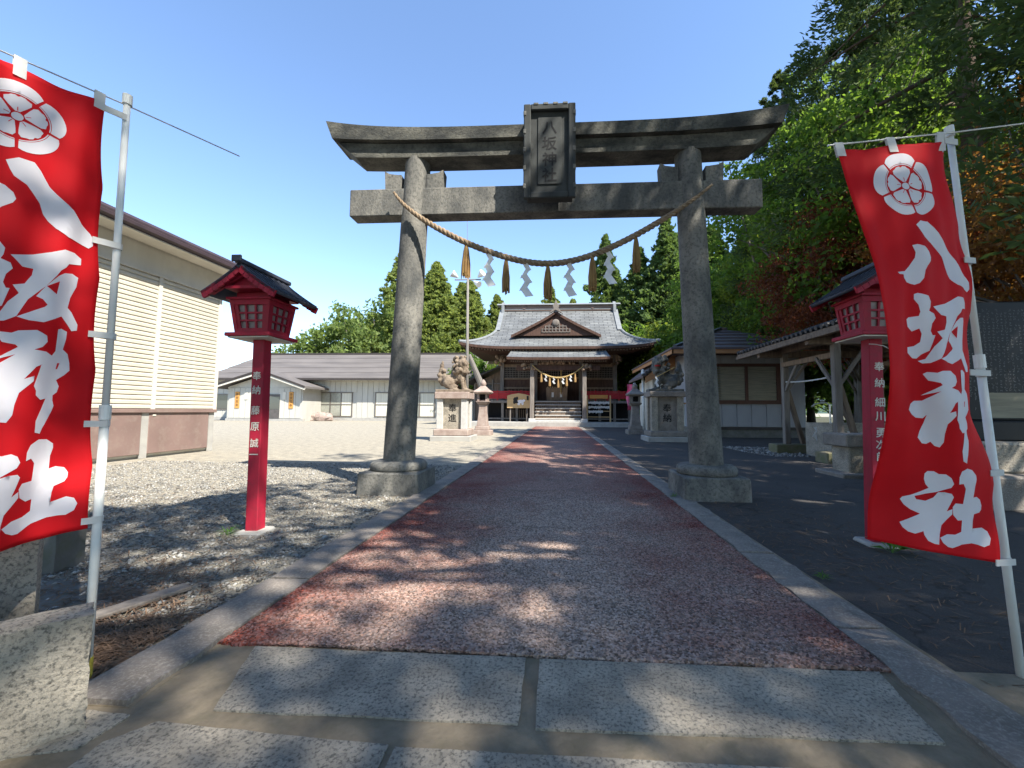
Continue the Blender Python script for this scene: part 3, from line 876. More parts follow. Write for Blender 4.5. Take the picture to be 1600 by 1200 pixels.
BRL, BRR = [b[0] for b in BR], [b[1] for b in BR]
def right_cloth(u, v):
    a, b = catmull(BRL, v), catmull(BRR, v)
    p = a + (b - a) * u
    env = math.sin(math.pi * min(max(u, 0), 1))
    belly = math.exp(-((v - 0.55) / 0.2) ** 2)
    p[1] += env * (-0.02 + 0.06 * belly * math.sin(2 * math.pi * (u * 0.9 + 0.05)) + 0.016 * math.sin(9 * v + 5 * u) + 0.01 * math.sin(16 * u - 7 * v) * (0.4 + belly))
    tie = abs(math.sin(math.pi * (v * 4.85 + 0.05)))
    p[0] -= 0.016 * tie * math.exp(-(1 - u) * 5)
    p[1] += 0.012 * math.sin(v * 4.85 * 2 * math.pi + 7 * u) * math.exp(-(1 - u) * 3.2) + 0.005 * math.sin(31 * u + 13 * v) * math.exp(-((v - 0.3) / 0.35) ** 2)
    p[2] -= 0.016 * math.sin(math.pi * min(1, max(0, (u * 2.15) % 1))) * math.exp(-v * 25)
    return p
LA, LT = R(20), -0.12
LD = np.array([-math.sin(LA), -math.cos(LA), LT])
LN = np.array([math.cos(LA), -math.sin(LA), 0.0])
def left_cloth(u, v):
    s0 = 0.06 - 0.045 * v
    s = s0 + (1 - u) * 0.52
    p = np.array([-2.1, 1.762, 2.635]) + LD * s
    p[2] -= 1.965 * v
    p[0] += 0.02 * v
    w = (0.012 + 0.02 * v) * math.sin(7 * u + 5 * v + 0.6) + 0.018 * math.sin(3.2 * v + 2 * u) * (1 - abs(2 * u - 1)) + 0.006 * math.sin(23 * u + 9 * v)
    w += 0.010 * math.sin(v * 4.6 * 2 * math.pi + 6 * u) * math.exp(-(1 - u) * 3.5) + 0.004 * math.sin(27 * u + 17 * v) * math.exp(-((v - 0.25) / 0.3) ** 2)
    p += LN * w * min(1, 6 * (1 - u) + 0.2)
    p += LD * 0.012 * abs(math.sin(math.pi * (v * 4.6 + 0.05))) * math.exp(-(1 - u) * 5)
    p[2] -= 0.014 * math.sin(math.pi * ((u * 2.1) % 1)) * math.exp(-max(v, 0) * 25)
    return p
def conform(polys, P, side, off, name, m, parent):
    bm = bmesh.new()
    for poly in polys:
        vs = [bm.verts.new((u, v, 0)) for u, v in poly]
        try:
            bm.faces.new(vs)
        except ValueError:
            pass
    bm.normal_update()
    bmesh.ops.triangulate(bm, faces=bm.faces[:], ngon_method='EAR_CLIP')
    for k in range(1, 80):
        bmesh.ops.bisect_plane(bm, geom=bm.verts[:] + bm.edges[:] + bm.faces[:], plane_co=(0, k / 80, 0), plane_no=(0, 1, 0))
    for k in range(1, 26):
        bmesh.ops.bisect_plane(bm, geom=bm.verts[:] + bm.edges[:] + bm.faces[:], plane_co=(k / 26, 0, 0), plane_no=(1, 0, 0))
    for vv in bm.verts:
        u, v = vv.co.x, vv.co.y
        e = 0.004
        p = P(u, v)
        du = P(u + e, v) - P(u - e, v)
        dv = P(u, v + e) - P(u, v - e)
        nn = np.cross(du, dv)
        nn = nn / np.linalg.norm(nn) * side
        vv.co = Vector((p + nn * off).tolist())
    me = bpy.data.meshes.new(name)
    bm.to_mesh(me)
    bm.free()
    me.polygons.foreach_set('use_smooth', [True] * len(me.polygons))
    me.materials.append(MATS[m])
    return link(name, me, parent)
def emblem(cu, cv, r, W, Hh):
    """five-lobed crest: outer lobes, inner ring arcs, five notched petals, centre disc"""
    out = []
    def P(rad, a):
        return (cu + rad * math.sin(a) / W, cv - rad * math.cos(a) / Hh)
    for k in range(5):
        a0 = k * 2 * math.pi / 5
        g = 0.035
        h = math.pi / 5
        arc = []
        n = 14
        for i in range(n + 1):
            t = -1 + 2 * i / n
            a = a0 + t * (h - g * (1.0))
            rr_ = r * (1.0 - 0.115 * abs(t) ** 3.2)
            arc.append(P(rr_, a))
        for i in range(n, -1, -1):
            t = -1 + 2 * i / n
            arc.append(P(r * 0.68, a0 + t * (h - g * 1.5)))
        out.append(arc)
        ring = [P(r * 0.665, a0 + (-1 + 2 * i / n) * (h - 0.05)) for i in range(n + 1)] + [P(r * 0.64, a0 + (-1 + 2 * i / n) * (h - 0.07)) for i in range(n, -1, -1)]
        out.append(ring)
        pet = []
        for t, q in ((-0.5, 0.15), (-0.88, 0.36), (-0.92, 0.48), (-0.78, 0.565), (-0.5, 0.575), (-0.36, 0.6), (-0.14, 0.605), (0, 0.57), (0.14, 0.605), (0.36, 0.6), (0.5, 0.575), (0.78, 0.565), (0.92, 0.48), (0.88, 0.36), (0.5, 0.15)):
            pet.append(P(r * q, a0 + t * h))
        out.append(pet)
    out.append([P(r * 0.115, 2 * math.pi * i / 16) for i in range(16)])
    sta = []
    for k in range(5):
        a0 = k * 2 * math.pi / 5
        sta.append([P(r * 0.16, a0 - 0.05), P(r * 0.27, a0 - 0.03), P(r * 0.27, a0 + 0.03), P(r * 0.16, a0 + 0.05)])
    return out, sta
def banner(P, side, root, rows=80, cols=26):
    g = [[tuple(P(j / cols, i / rows)) for j in range(cols + 1)] for i in range(rows + 1)]
    cl = MB().grid(g).build('cloth', 'banner_red', root, smooth=True, fix=False)
    md = cl.modifiers.new('thickness', 'SOLIDIFY')
    md.thickness = 0.0015
    md.offset = 0
    ew, es_ = emblem(0.5, 0.108, 0.15, 0.56, 2.0)
    conform(ew, P, side, 0.0028, 'crest', 'banner_white', cl)
    conform(es_, P, side, 0.0042, 'crest_stamen', 'banner_red', cl)
    conform(GLYPH['white'], P, side, 0.0028, 'brush_lettering', 'banner_white', cl)
    conform(GLYPH['red'], P, side, 0.0042, 'lettering_gap', 'banner_red', cl)
    # stitched hem at top and pole side
    return cl
def loop_band(P, us, v0, v1, root, hgt, toward):
    pass
# right banner
rb = thing('nobori_banner', (2.108, 2.055, 0), 'red banner with white crest and brush lettering before the dark stone tablet', 'banner', 'shrine banners at the entrance')
rcl = banner(right_cloth, -1, rb)
def lerp(a, b, t):
    return tuple(a[i] + (b[i] - a[i]) * t for i in range(3))
RB0, RB1 = (2.112, 2.085, 0.0), (1.952, 2.085, 2.60)
MB().tube([RB0, lerp(RB0, RB1, 0.56)], 0.0165, 14).build('lower_pole', 'white_plastic', rb, smooth=True)
MB().tube([lerp(RB0, RB1, 0.56), RB1], 0.0135, 14).build('upper_pole', 'white_plastic', rb, smooth=True)
MB().tube([lerp(RB0, RB1, 0.545), lerp(RB0, RB1, 0.57)], 0.021, 14).build('pole_joint', 'white_plastic', rb)
MB().tube([lerp(RB0, RB1, 0.992), lerp(RB0, RB1, 1.012)], 0.019, 14).build('pole_cap', 'white_plastic', rb)
MB().tube([(1.3, 1.985, 2.49), (1.945, 2.06, 2.585), (2.45, 2.1, 2.66)], 0.0042, 8).build('cross_rod', 'metal_rod', rb)
def strap(p, q, w, parent, ax=(0, 0, 1), th=0.004):
    MB().beam(p, q, th, w, ax).build('strap', 'loop_white', parent)
for t in (0.745, 0.535, 0.356, 0.14 + 0.06):
    pp = lerp(RB0, RB1, t)
    v = min(max((2.533 - pp[2]) / 2.017, 0.0), 1.0)
    e = right_cloth(0.955, v)
    strap((e[0], e[1] - 0.006, pp[2]), (pp[0] + 0.02, pp[1] - 0.022, pp[2]), 0.028, rb)
    MB().tube([(pp[0], pp[1], pp[2] - 0.014), (pp[0] - 0.001, pp[1], pp[2] + 0.014)], 0.0195, 14).build('strap_ring', 'loop_white', rb)
for u in (0.02, 0.48, 0.95):
    a = right_cloth(u, 0.028)
    b = right_cloth(u, 0.0)
    f = (b[0] - 1.3) / 0.645
    zr = 2.49 + 0.095 * f
    yr = 1.985 + 0.075 * f
    mbs = MB().add([(a[0] - .02, a[1] - .006, a[2]), (a[0] + .02, a[1] - .006, a[2]), (b[0] + .018, yr - .006, zr + .006), (b[0] - .022, yr - .006, zr + .006), (b[0] + .018, yr + .006, zr + .006), (b[0] - .022, yr + .006, zr + .006), (a[0] + .02, a[1] + .006, a[2]), (a[0] - .02, a[1] + .006, a[2])],
                   [(0, 1, 2, 3), (3, 2, 4, 5), (5, 4, 6, 7)])
    mbs.build('top_loop', 'loop_white', rb, fix=False)
strap((right_cloth(0.97, 0.012)[0], 2.045, 2.535), (1.965, 2.062, 2.535), 0.03, rb)
# left banner
lb = thing('nobori_banner', (-2.063, 1.762, 0), 'red banner with white crest and brush lettering beside the cream shuttered building', 'banner', 'shrine banners at the entrance')
lcl = banner(left_cloth, -1, lb)
LB0, LB1 = (-2.075, 1.765, 0.0), (-2.095, 1.775, 2.70)
MB().tube([LB0, lerp(LB0, LB1, 0.45)], 0.0165, 14).build('lower_pole', 'white_plastic', lb, smooth=True)
MB().tube([lerp(LB0, LB1, 0.45), LB1], 0.0135, 14).build('upper_pole', 'white_plastic', lb, smooth=True)
MB().tube([lerp(LB0, LB1, 0.425), lerp(LB0, LB1, 0.45)], 0.021, 14).build('pole_joint', 'white_plastic', lb)
MB().tube([lerp(LB0, LB1, 0.99), lerp(LB0, LB1, 1.008)], 0.019, 14).build('pole_cap', 'white_plastic', lb)
MB().tube([LB0, (-2.075, 1.765, 0.1)], 0.0185, 14).build('pole_foot', 'yellow_tape', lb)
tp = np.array([-2.097, 1.772, 2.67])
MB().tube([tuple(tp - LD * 0.52 + np.array([0, 0, -0.012])), tuple(tp), tuple(tp + LD * 0.72)], 0.0035, 8).build('cross_rod', 'metal_rod', lb)
for z in (1.965, 1.535, 1.13, 0.70):
    v = min(max((2.63 - z) / 1.965, 0), 1)
    e = left_cloth(0.955, v)
    t = z / 2.7
    pp = lerp(LB0, LB1, t)
    strap((e[0] + LN[0] * 0.006, e[1] + LN[1] * 0.006, z), (pp[0] + 0.02, pp[1] - 0.006, z), 0.028, lb)
    MB().tube([(pp[0], pp[1], z - 0.014), (pp[0], pp[1], z + 0.014)], 0.0195, 14).build('strap_ring', 'loop_white', lb)
for u in (0.02, 0.5, 0.96):
    a = left_cloth(u, 0.022)
    b = left_cloth(u, 0.0)
    f = np.array([LD[0], LD[1], 0]) * 0.018
    q = LN * 0.005
    s = 0.06 + (1 - u) * 0.52
    tz = 2.67 + LT * s + 0.004
    bb = np.array([b[0], b[1], tz])
    MB().add([tuple(a - f + q), tuple(a + f + q), tuple(bb + f + q), tuple(bb - f + q), tuple(bb + f - q), tuple(bb - f - q), tuple(a + f - q), tuple(a - f - q)], [(0, 1, 2, 3), (3, 2, 4, 5), (5, 4, 6, 7)]).build('top_loop', 'loop_white', lb, fix=False)
e = left_cloth(0.98, 0.02)
strap((e[0], e[1], 2.6), (-2.08, 1.765, 2.6), 0.03, lb)

# ------------------------------------------------------------------ red post lanterns
def lantern(loc, lean, label, chars, zs, face_x, wire=False):
    root = thing('post_lantern', (0, 0, 0), label, 'lantern', 'red wooden post lanterns')
    MB().tbox((0, 0), (0.06, 0.06), (0.058, 0.058), 0.0, 1.93).build('post', 'red_paint', root, bevel=0.006)
    MB().box(-0.13, -0.13, -0.03, 0.13, 0.13, 0.03).build('footing', 'concrete', root, bevel=0.02)
    MB().box(-0.265, -0.265, 1.905, 0.265, 0.265, 1.945).build('floor_board', 'red_paint', root, bevel=0.005)
    MB().box(-0.24, -0.24, 1.89, 0.24, 0.24, 1.903).build('underside', 'cream_band', root)
    # flared box: corner posts, rails, lattice with panes behind
    def h(z):
        return 0.195 + (z - 1.945) / (2.31 - 1.945) * 0.045
    cage = MB()
    for sx in (-1, 1):
        for sy in (-1, 1):
            cage.beam((sx * (h(1.945) - .02), sy * (h(1.945) - .02), 1.945), (sx * (h(2.31) - .02), sy * (h(2.31) - .02), 2.31), 0.04, 0.04)
    for z0, z1 in ((1.945, 2.0), (2.255, 2.31)):
        for s in (-1, 1):
            cage.beam((-h(z0), s * (h((z0 + z1) / 2) - .015), (z0 + z1) / 2), (h(z0), s * (h((z0 + z1) / 2) - .015), (z0 + z1) / 2), 0.03, z1 - z0)
            cage.beam((s * (h((z0 + z1) / 2) - .015), -h(z0), (z0 + z1) / 2), (s * (h((z0 + z1) / 2) - .015), h(z0), (z0 + z1) / 2), 0.03, z1 - z0)
    cage.build('cage', 'red_paint', root)
    for ax in range(2):
        for s in (-1, 1):
            lat = MB()
            def pt(t, z, d):
                o = s * (h(z) - d)
                return (t, o, z) if ax == 0 else (o, t, z)
            for i in (0, 1, 2, 3):
                t = -0.155 + i * 0.31 / 3
                wd = 0.06 if i in (0, 3) else 0.02
                lat.beam(pt(t, 1.98, .018), pt(t * 1.15, 2.27, .018), wd if ax == 0 else 0.018, 0.018 if ax == 0 else wd, (0, 1, 0))
            for i in range(2):
                z = 2.085 + i * 0.083
                lat.beam(pt(-0.18, z, .018), pt(0.18, z, .018), 0.018, 0.02)
            lat.build('lattice', 'red_paint', root)
            pn = MB().add([pt(-0.18, 1.97, .034), pt(0.18, 1.97, .034), pt(0.2, 2.28, .034), pt(-0.2, 2.28, .034)], [(0, 1, 2, 3)])
            pn.build('pane', 'lantern_glass', root, fix=False)
    MB().box(-0.265, -0.265, 2.31, 0.265, 0.265, 2.335).build('top_board', 'red_paint', root, bevel=0.004)
    MB().box(-0.19, -0.19, 2.335, 0.19, 0.19, 2.46).build('neck', 'red_paint', root)
    # gable roof, ridge along y, gently curved slopes
    def slope(s, t):
        x = s * (0.43 * t)
        z = 2.67 - 0.31 * (t ** 0.85) + 0.0
        return x, z
    for s in (-1, 1):
        rows, rows2 = [], []
        for y in (-0.42, 0.42):
            rows.append([(slope(s, t)[0], y, slope(s, t)[1]) for t in np.linspace(0, 1, 9)])
        mb = MB().grid(rows)
        o = mb.build('roof_slope', 'lantern_roof', root, smooth=True, fix=False)
        md = o.modifiers.new('thickness', 'SOLIDIFY')
        md.thickness = 0.03
        md.offset = -1 if s > 0 else 1
        # barge boards and eave board
        for y in (-0.405, 0.405):
            bg_ = MB()
            pts = [slope(s, t) for t in np.linspace(0.02, 0.96, 8)]
            for (xa, za), (xb, zb) in zip(pts[:-1], pts[1:]):
                bg_.beam((xa, y, za - 0.06), (xb, y, zb - 0.05), 0.03, 0.075)
            bg_.build('barge_board', 'red_paint', root)
        for i in range(9):
            rb_ = MB()
            y = -0.38 + i * 0.095
            pts = [slope(s, t) for t in np.linspace(0.04, 0.99, 6)]
            for (xa, za), (xb, zb) in zip(pts[:-1], pts[1:]):
                rb_.beam((xa, y, za + 0.006), (xb, y, zb + 0.006), 0.014, 0.014)
            rb_.build('roof_batten', 'lantern_roof', root)
        MB().box(min(0, s * .2), -0.36, 2.4, max(0, s * .2), 0.36, 2.43).build('eave_rail', 'red_paint', root)
        for yy in (-0.34, 0.34):
            MB().beam((0, yy, 2.56), (s * 0.36, yy, 2.36), 0.03, 0.045).build('rafter', 'red_paint', root)
    MB().prism([(-0.16, 2.45), (0.16, 2.45), (0, 2.6)], 'y', -0.3, 0.3).build('gable_fill', 'red_paint', root)
    MB().box(-0.045, -0.44, 2.655, 0.045, 0.44, 2.705).build('ridge_cap', 'lantern_roof', root, bevel=0.01)
    MB().box(-0.055, -0.47, 2.66, 0.055, -0.44, 2.73).build('ridge_end', 'lantern_roof', root, bevel=0.008)
    lettering([(c, (face_x, -0.0625, z), (1, 0, 0), (0, 0, 1), 0.085) for c, z in zip(chars, zs)], 'silver_letter', root)
    if wire:
        MB().tube([(-0.062, -0.062, 1.84), (0.0, -0.064, 1.835), (0.062, -0.062, 1.825), (0.2, -0.02, 1.77)], 0.004, 6).build('tie_wire', 'paper', root)
    for ch in root.children:
        if ch.name.split('.')[0] not in ('post', 'footing', 'character', 'tie_wire'):
            for v in ch.data.vertices:
                v.co.x *= 0.84
                v.co.y *= 0.84
                v.co.z = 1.885 + (v.co.z - 1.885) * 0.88
    root.location = loc
    root.rotation_euler = lean
    return root
lantern((-2.955, 3.92, 0), (0, R(-0.6), R(1)), 'red wooden post lantern standing on the gravel left of the path', '奉納藤原誠一', (1.53, 1.39, 1.19, 1.03, 0.87, 0.76), 0.0)
lantern((2.915, 4.03, 0), (0, R(1.3), R(-2)), 'red wooden post lantern on the asphalt, half hidden behind the right banner', '奉納細川勇次郎', (1.63, 1.48, 1.3, 1.17, 1.02, 0.91, 0.80), 0.02, True)
# ------------------------------------------------------------------ cream shuttered building at the left
sb = thing('storage_building', (-13, 7.2, 0), 'cream building with ribbed shutters and brown skirting at the left edge', 'building')
def shed():
    XW = -10.0
    MB().box(-16, 2.0, 0.05, XW - 0.06, 11.4, 5.2).build('wall', 'cream_band', sb)
    prof = [(XW - 0.055, 0.0), (XW - 0.012, 0.0), (XW + 0.0, 0.012), (XW + 0.0, 0.075), (XW - 0.03, 0.108), (XW - 0.055, 0.108)]
    for y0, y1 in ((2.5, 6.1), (6.2, 9.5), (9.6, 11.36)):
        me = MB().prism([(p[0] - XW, p[1]) for p in prof], 'y', 0, y1 - y0).mesh('shutter_slat', 'cream_siding')
        for i in range(30):
            link('shutter_slat', me, sb, (XW, y0, 1.2 + i * 0.11))
    for y in (2.45, 6.15, 9.55, 11.38):
        MB().box(XW - 0.05, y - 0.045, 1.15, XW + 0.018, y + 0.045, 4.52).build('shutter_post', 'cream_band', sb)
    MB().box(XW - 0.06, 2.0, 1.1, XW + 0.045, 11.42, 1.19).build('sill_beam', 'brown_skirt', sb, bevel=0.008)
    MB().box(XW - 0.055, 2.0, 4.5, XW + 0.03, 11.42, 4.56).build('head_rail', 'cream_band', sb)
    MB().box(XW - 0.055, 2.0, 4.56, XW + 0.012, 11.42, 5.3).build('fascia_band', 'cream_band', sb)
    for y0, y1 in ((2.3, 5.7), (5.85, 9.3), (9.48, 11.2)):
        MB().box(XW - 0.05, y0, 0.1, XW + 0.0, y1, 1.1).build('skirt_panel', 'brown_skirt', sb, bevel=0.01)
        MB().box(XW + 0.0, y0 + 0.08, 1.02, XW + 0.012, y0 + 0.16, 1.06).build('vent_label', 'cream_band', sb)
    for y in (5.78, 9.39, 11.3):
        MB().box(XW - 0.04, y - 0.08, 0.0, XW - 0.01, y + 0.09, 1.1).build('skirt_post', 'concrete', sb)
    MB().box(-15.9, 2.0, -0.02, XW - 0.1, 11.3, 0.1).build('foundation', 'concrete', sb)
    # roof with deep dark eave
    MB().prism([(-9.42, 5.2), (-9.42, 5.42), (-9.5, 5.5), (-16, 6.6), (-16, 6.3), (-10.0, 5.28), (-10.0, 5.2)], 'y', 1.5, 11.75).build('roof', 'dark_eave', sb)
    MB().prism([(-9.36, 5.26), (-9.36, 5.33), (-9.42, 5.36), (-9.42, 5.22)], 'y', 1.5, 11.78).build('gutter', 'dark_eave', sb)
    MB().box(-9.95, 1.6, 5.17, -9.44, 11.7, 5.199).build('soffit', 'cream_band', sb)
    for i in range(3):
        z = 5.52 + i * 0.05
        MB().beam((-9.6 - i * 0.3, 1.5, 5.53 + i * 0.05), (-9.6 - i * 0.3, 11.75, 5.53 + i * 0.05), 0.03, 0.03).build('roof_seam', 'dark_eave', sb)
shed()

# ------------------------------------------------------------------ long low hall beyond the yard
hl = thing('community_hall', (-24, 44, 0), 'long single-storey white panelled hall with grey metal roof across the yard', 'building')
def hall():
    YW = 44.0
    MB().box(-39, YW, 0.0, -9, YW + 8, 4.75).build('wall', 'hall_wall', hl)
    MB().box(-39.1, YW - 0.12, -0.05, -8.9, YW - 0.02, 0.32).build('foundation', 'concrete', hl)
    wins = [(-27.65, -22.7), (-20.05, -13.45)]
    pm = MB().box(0, 0, 0, 0.585, 0.05, 1.0).mesh('wall_panel', 'hall_wall')
    for i in range(48):
        x = -38.9 + i * 0.62
        seg = [(0.33, 4.7)]
        for a, b in wins:
            if x + 0.585 > a - 0.05 and x < b + 0.05:
                seg = [(3.16, 4.7), (0.33, 0.42)]
        for z0, z1 in seg:
            o = link('wall_panel', pm, hl, (x, YW - 0.06, z0))
            o.scale = (1, 1, z1 - z0)
    for a, b in wins:
        n = 4
        w = thing2 = MB()
        for k in range(n + 1):
            x = a + (b - a) * k / n
            w.box(x - 0.05, YW - 0.1, 0.45, x + 0.05, YW - 0.01, 3.12)
        w.box(a - 0.08, YW - 0.11, 3.05, b + 0.08, YW - 0.01, 3.15)
        w.box(a - 0.08, YW - 0.11, 0.42, b + 0.08, YW - 0.01, 0.52)
        w.box(a, YW - 0.095, 1.75, b, YW - 0.02, 1.81)
        fo = w.build('window', 'frame_alu', hl)
        for k in range(n):
            x0, x1 = a + (b - a) * k / n + 0.06, a + (b - a) * (k + 1) / n - 0.06
            for z0, z1 in ((0.53, 1.74), (1.82, 3.04)):
                MB().box(x0, YW - 0.05, z0, x1, YW - 0.035, z1).build('pane', 'curtain' if (k in (0, n - 1)) else 'glass_pale', fo)
    # roof: gable with a hip to the left, three broad courses of sheet metal
    zr, ze, yr, ye = 8.0, 4.6, YW + 4.5, YW - 1.3
    for i in range(5):
        t0, t1 = i / 5, (i + 1) / 5
        ya, za = yr + (ye - yr) * t0, zr + (ze - zr) * t0
        yb, zb = yr + (ye - yr) * t1, zr + (ze - zr) * t1
        xl0, xl1 = -36.4 - 3.0 * t0, -36.4 - 3.0 * t1
        MB().add([(xl0, ya, za), (-8, ya, za), (-8, yb, zb + 0.05), (xl1, yb, zb + 0.05), (xl1, yb, zb - 0.02), (-8, yb, zb - 0.02)],
                 [(0, 1, 2, 3), (3, 2, 5, 4)]).build('roof_course', 'hall_roof', hl, fix=False)
        MB().add([(xl0, ya, za), (xl1, yb, zb + 0.05), (xl1, 2 * yr - yb, zb + 0.05), (xl0, 2 * yr - ya, za)], [(0, 1, 2, 3)]).build('roof_course', 'hall_roof', hl, fix=False)
    MB().add([(-36.4, yr, zr), (-8, yr, zr), (-8, 2 * yr - ye, ze), (-39.4, 2 * yr - ye, ze)], [(3, 2, 1, 0)]).build('roof_back', 'hall_roof', hl, fix=False)
    MB().box(-36.6, yr - 0.18, zr - 0.04, -8, yr + 0.18, zr + 0.14).build('ridge_cap', 'trim_dark', hl)
    MB().box(-39.5, ye - 0.04, ze - 0.22, -8, ye + 0.03, ze - 0.015).build('eave_fascia', 'trim_dark', hl)
    MB().box(-39.3, ye + 0.05, ze - 0.2, -8, YW - 0.05, ze - 0.15).build('soffit', 'hall_wall', hl)
    # entrance porch with its own gable
    PYf = 40.6
    MB().box(-34.3, PYf, 0.0, -26.2, YW - 0.1, 3.5).build('porch_wall', 'hall_wall', hl)
    MB().box(-34.4, PYf - 0.06, -0.05, -26.1, PYf + 0.4, 0.25).build('porch_step', 'concrete', hl)
    pm2 = MB().box(0, 0, 0, 0.56, 0.05, 3.1).mesh('wall_panel', 'hall_wall')
    for i in range(13):
        x = -34.1 + i * 0.6
        if -31.6 < x + 0.3 < -28.6:
            continue
        link('wall_panel', pm2, hl, (x, PYf - 0.06, 0.3))
    apx, apz, exl, exr, ez = -30.2, 5.2, -35.6, -25.4, 3.55
    for (xa, xb) in ((exl, apx), (apx, exr)):
        za, zb = (ez, apz) if xb == apx else (apz, ez)
        MB().add([(xa, PYf - 1.0, za), (xb, PYf - 1.0, zb), (xb, YW + 0.5, zb), (xa, YW + 0.5, za), (xa, PYf - 1.0, za - 0.22), (xb, PYf - 1.0, zb - 0.22), (xb, YW + 0.5, zb - 0.22), (xa, YW + 0.5, za - 0.22)],
                 [(0, 1, 2, 3), (4, 7, 6, 5), (0, 4, 5, 1), (0, 3, 7, 4), (1, 5, 6, 2)]).build('porch_roof', 'hall_roof', hl)
    for (xa, za, xb, zb) in ((exl, ez, apx, apz), (apx, apz, exr, ez)):
        MB().beam((xa, PYf - 1.03, za - 0.06), (xb, PYf - 1.03, zb - 0.06), 0.05, 0.16).build('barge_board', 'trim_dark', hl)
        MB().beam((xa, PYf - 0.95, za - 0.3), (xb, PYf - 0.95, zb - 0.3), 0.05, 0.2).build('barge_trim', 'cream_band', hl)
    MB().prism([(-34.3, 3.5), (-26.2, 3.5), (-30.2, 4.85)], 'y', PYf + 0.01, PYf + 0.3).build('porch_gable', 'hall_wall', hl)
    d = MB().box(-31.6, PYf - 0.09, 0.26, -28.6, PYf - 0.02, 2.75).build('door', 'door_dark', hl)
    MB().box(-30.15, PYf - 0.11, 0.3, -30.05, PYf - 0.085, 2.7).build('door_mullion', 'frame_alu', d)
    for x in (-31.3, -29.7):
        MB().box(x, PYf - 0.1, 1.2, x + 1.1, PYf - 0.092, 2.5).build('pane', 'glass', d)
    for x in (-33.4, -27.6):
        s = MB().box(x, PYf - 0.12, 1.3, x + 0.45, PYf - 0.07, 3.0).build('sign_board', 'orange_sign', hl)
        mk = MB()
        for i in range(16):
            zz0 = 2.85 - (i // 4) * 0.37 - (i % 4) * 0.07
            wq = 0.08 + 0.07 * ((i * 7) % 3) / 2
            mk.box(x + 0.225 - wq, PYf - 0.128, zz0 - 0.015, x + 0.225 + wq, PYf - 0.121, zz0 + 0.015)
        mk.build('sign_strokes', 'black_letter', s)
    for x in (-32.4, -28.3):
        MB().box(x, PYf - 0.11, 2.2, x + 0.35, PYf - 0.07, 3.0).build('notice', 'cream_band', hl)
    MB().box(-38.6, YW - 0.12, 1.1, -36.3, YW - 0.05, 2.9).build('side_window', 'frame_alu', hl)
    MB().box(-38.4, YW - 0.14, 1.25, -36.5, YW - 0.121, 2.75).build('pane', 'glass', hl)
mat('glass_pale', (0.3, 0.3, 0.25), (0.24, 0.24, 0.2), scale=5, rough=0.15, spec=0.6)
hall()
mb = MB()
for k, (x, y, z, r) in enumerate([(-25.9, 42.5, 0.3, 0.7), (-25.2, 42.3, 0.4, 0.75), (-24.5, 42.4, 0.35, 0.6), (-26.4, 42.3, 0.15, 0.5)]):
    mb.ball((x, y, z), (r, r * 0.7, r * 0.8), 9, 6)
for i, v in enumerate(mb.v):
    mb.v[i] = (v[0] + random.uniform(-.08, .08), v[1] + random.uniform(-.06, .06), max(-0.05, v[2] + random.uniform(-.08, .08)))
tag(mb.build('boulder', 'granite_pink'), 'low reddish boulder in front of the white hall', 'rock')
tag(MB().tbox((-36.0, 40.5), (0.16, 0.16), (0.16, 0.16), 0, 1.05).lathe((-36.0, 40.5), [(0.2, 1.05), (0.22, 1.12), (0.1, 1.2)], 12).build('marker_post', 'granite_pale'), 'short white marker post left of the hall entrance', 'post')

# ------------------------------------------------------------------ shrine worship hall
sr = thing('shrine_hall', (0, 35, 0), 'dark wooden worship hall with sweeping grey shingled roof at the end of the path', 'shrine')
def uvgrid(mb_rows, name, m, parent, scale=1.0):
    mb = MB().grid(mb_rows)
    me = bpy.data.meshes.new(name)
    me.from_pydata(mb.v, [], mb.f)
    uvl = me.uv_layers.new(name='UVMap')
    nr, nc = len(mb_rows), len(mb_rows[0])
    dist = [0.0]
    for i in range(1, nr):
        a, b = Vector(mb_rows[i][nc // 2]), Vector(mb_rows[i - 1][nc // 2])
        dist.append(dist[-1] + (a - b).length)
    pos = []
    for i in range(nr):
        d = 0.0
        row = [0.0]
        for j in range(1, nc):
            d += (Vector(mb_rows[i][j]) - Vector(mb_rows[i][j - 1])).length
            row.append(d)
        pos.append([(x - d / 2, dist[i]) for x in row])
    for p in me.polygons:
        for li in p.loop_indices:
            vi = me.loops[li].vertex_index
            uvl.data[li].uv = pos[vi // nc][vi % nc]
    me.materials.append(MATS[m])
    me.polygons.foreach_set('use_smooth', [True] * len(me.polygons))
    return link(name, me, parent)
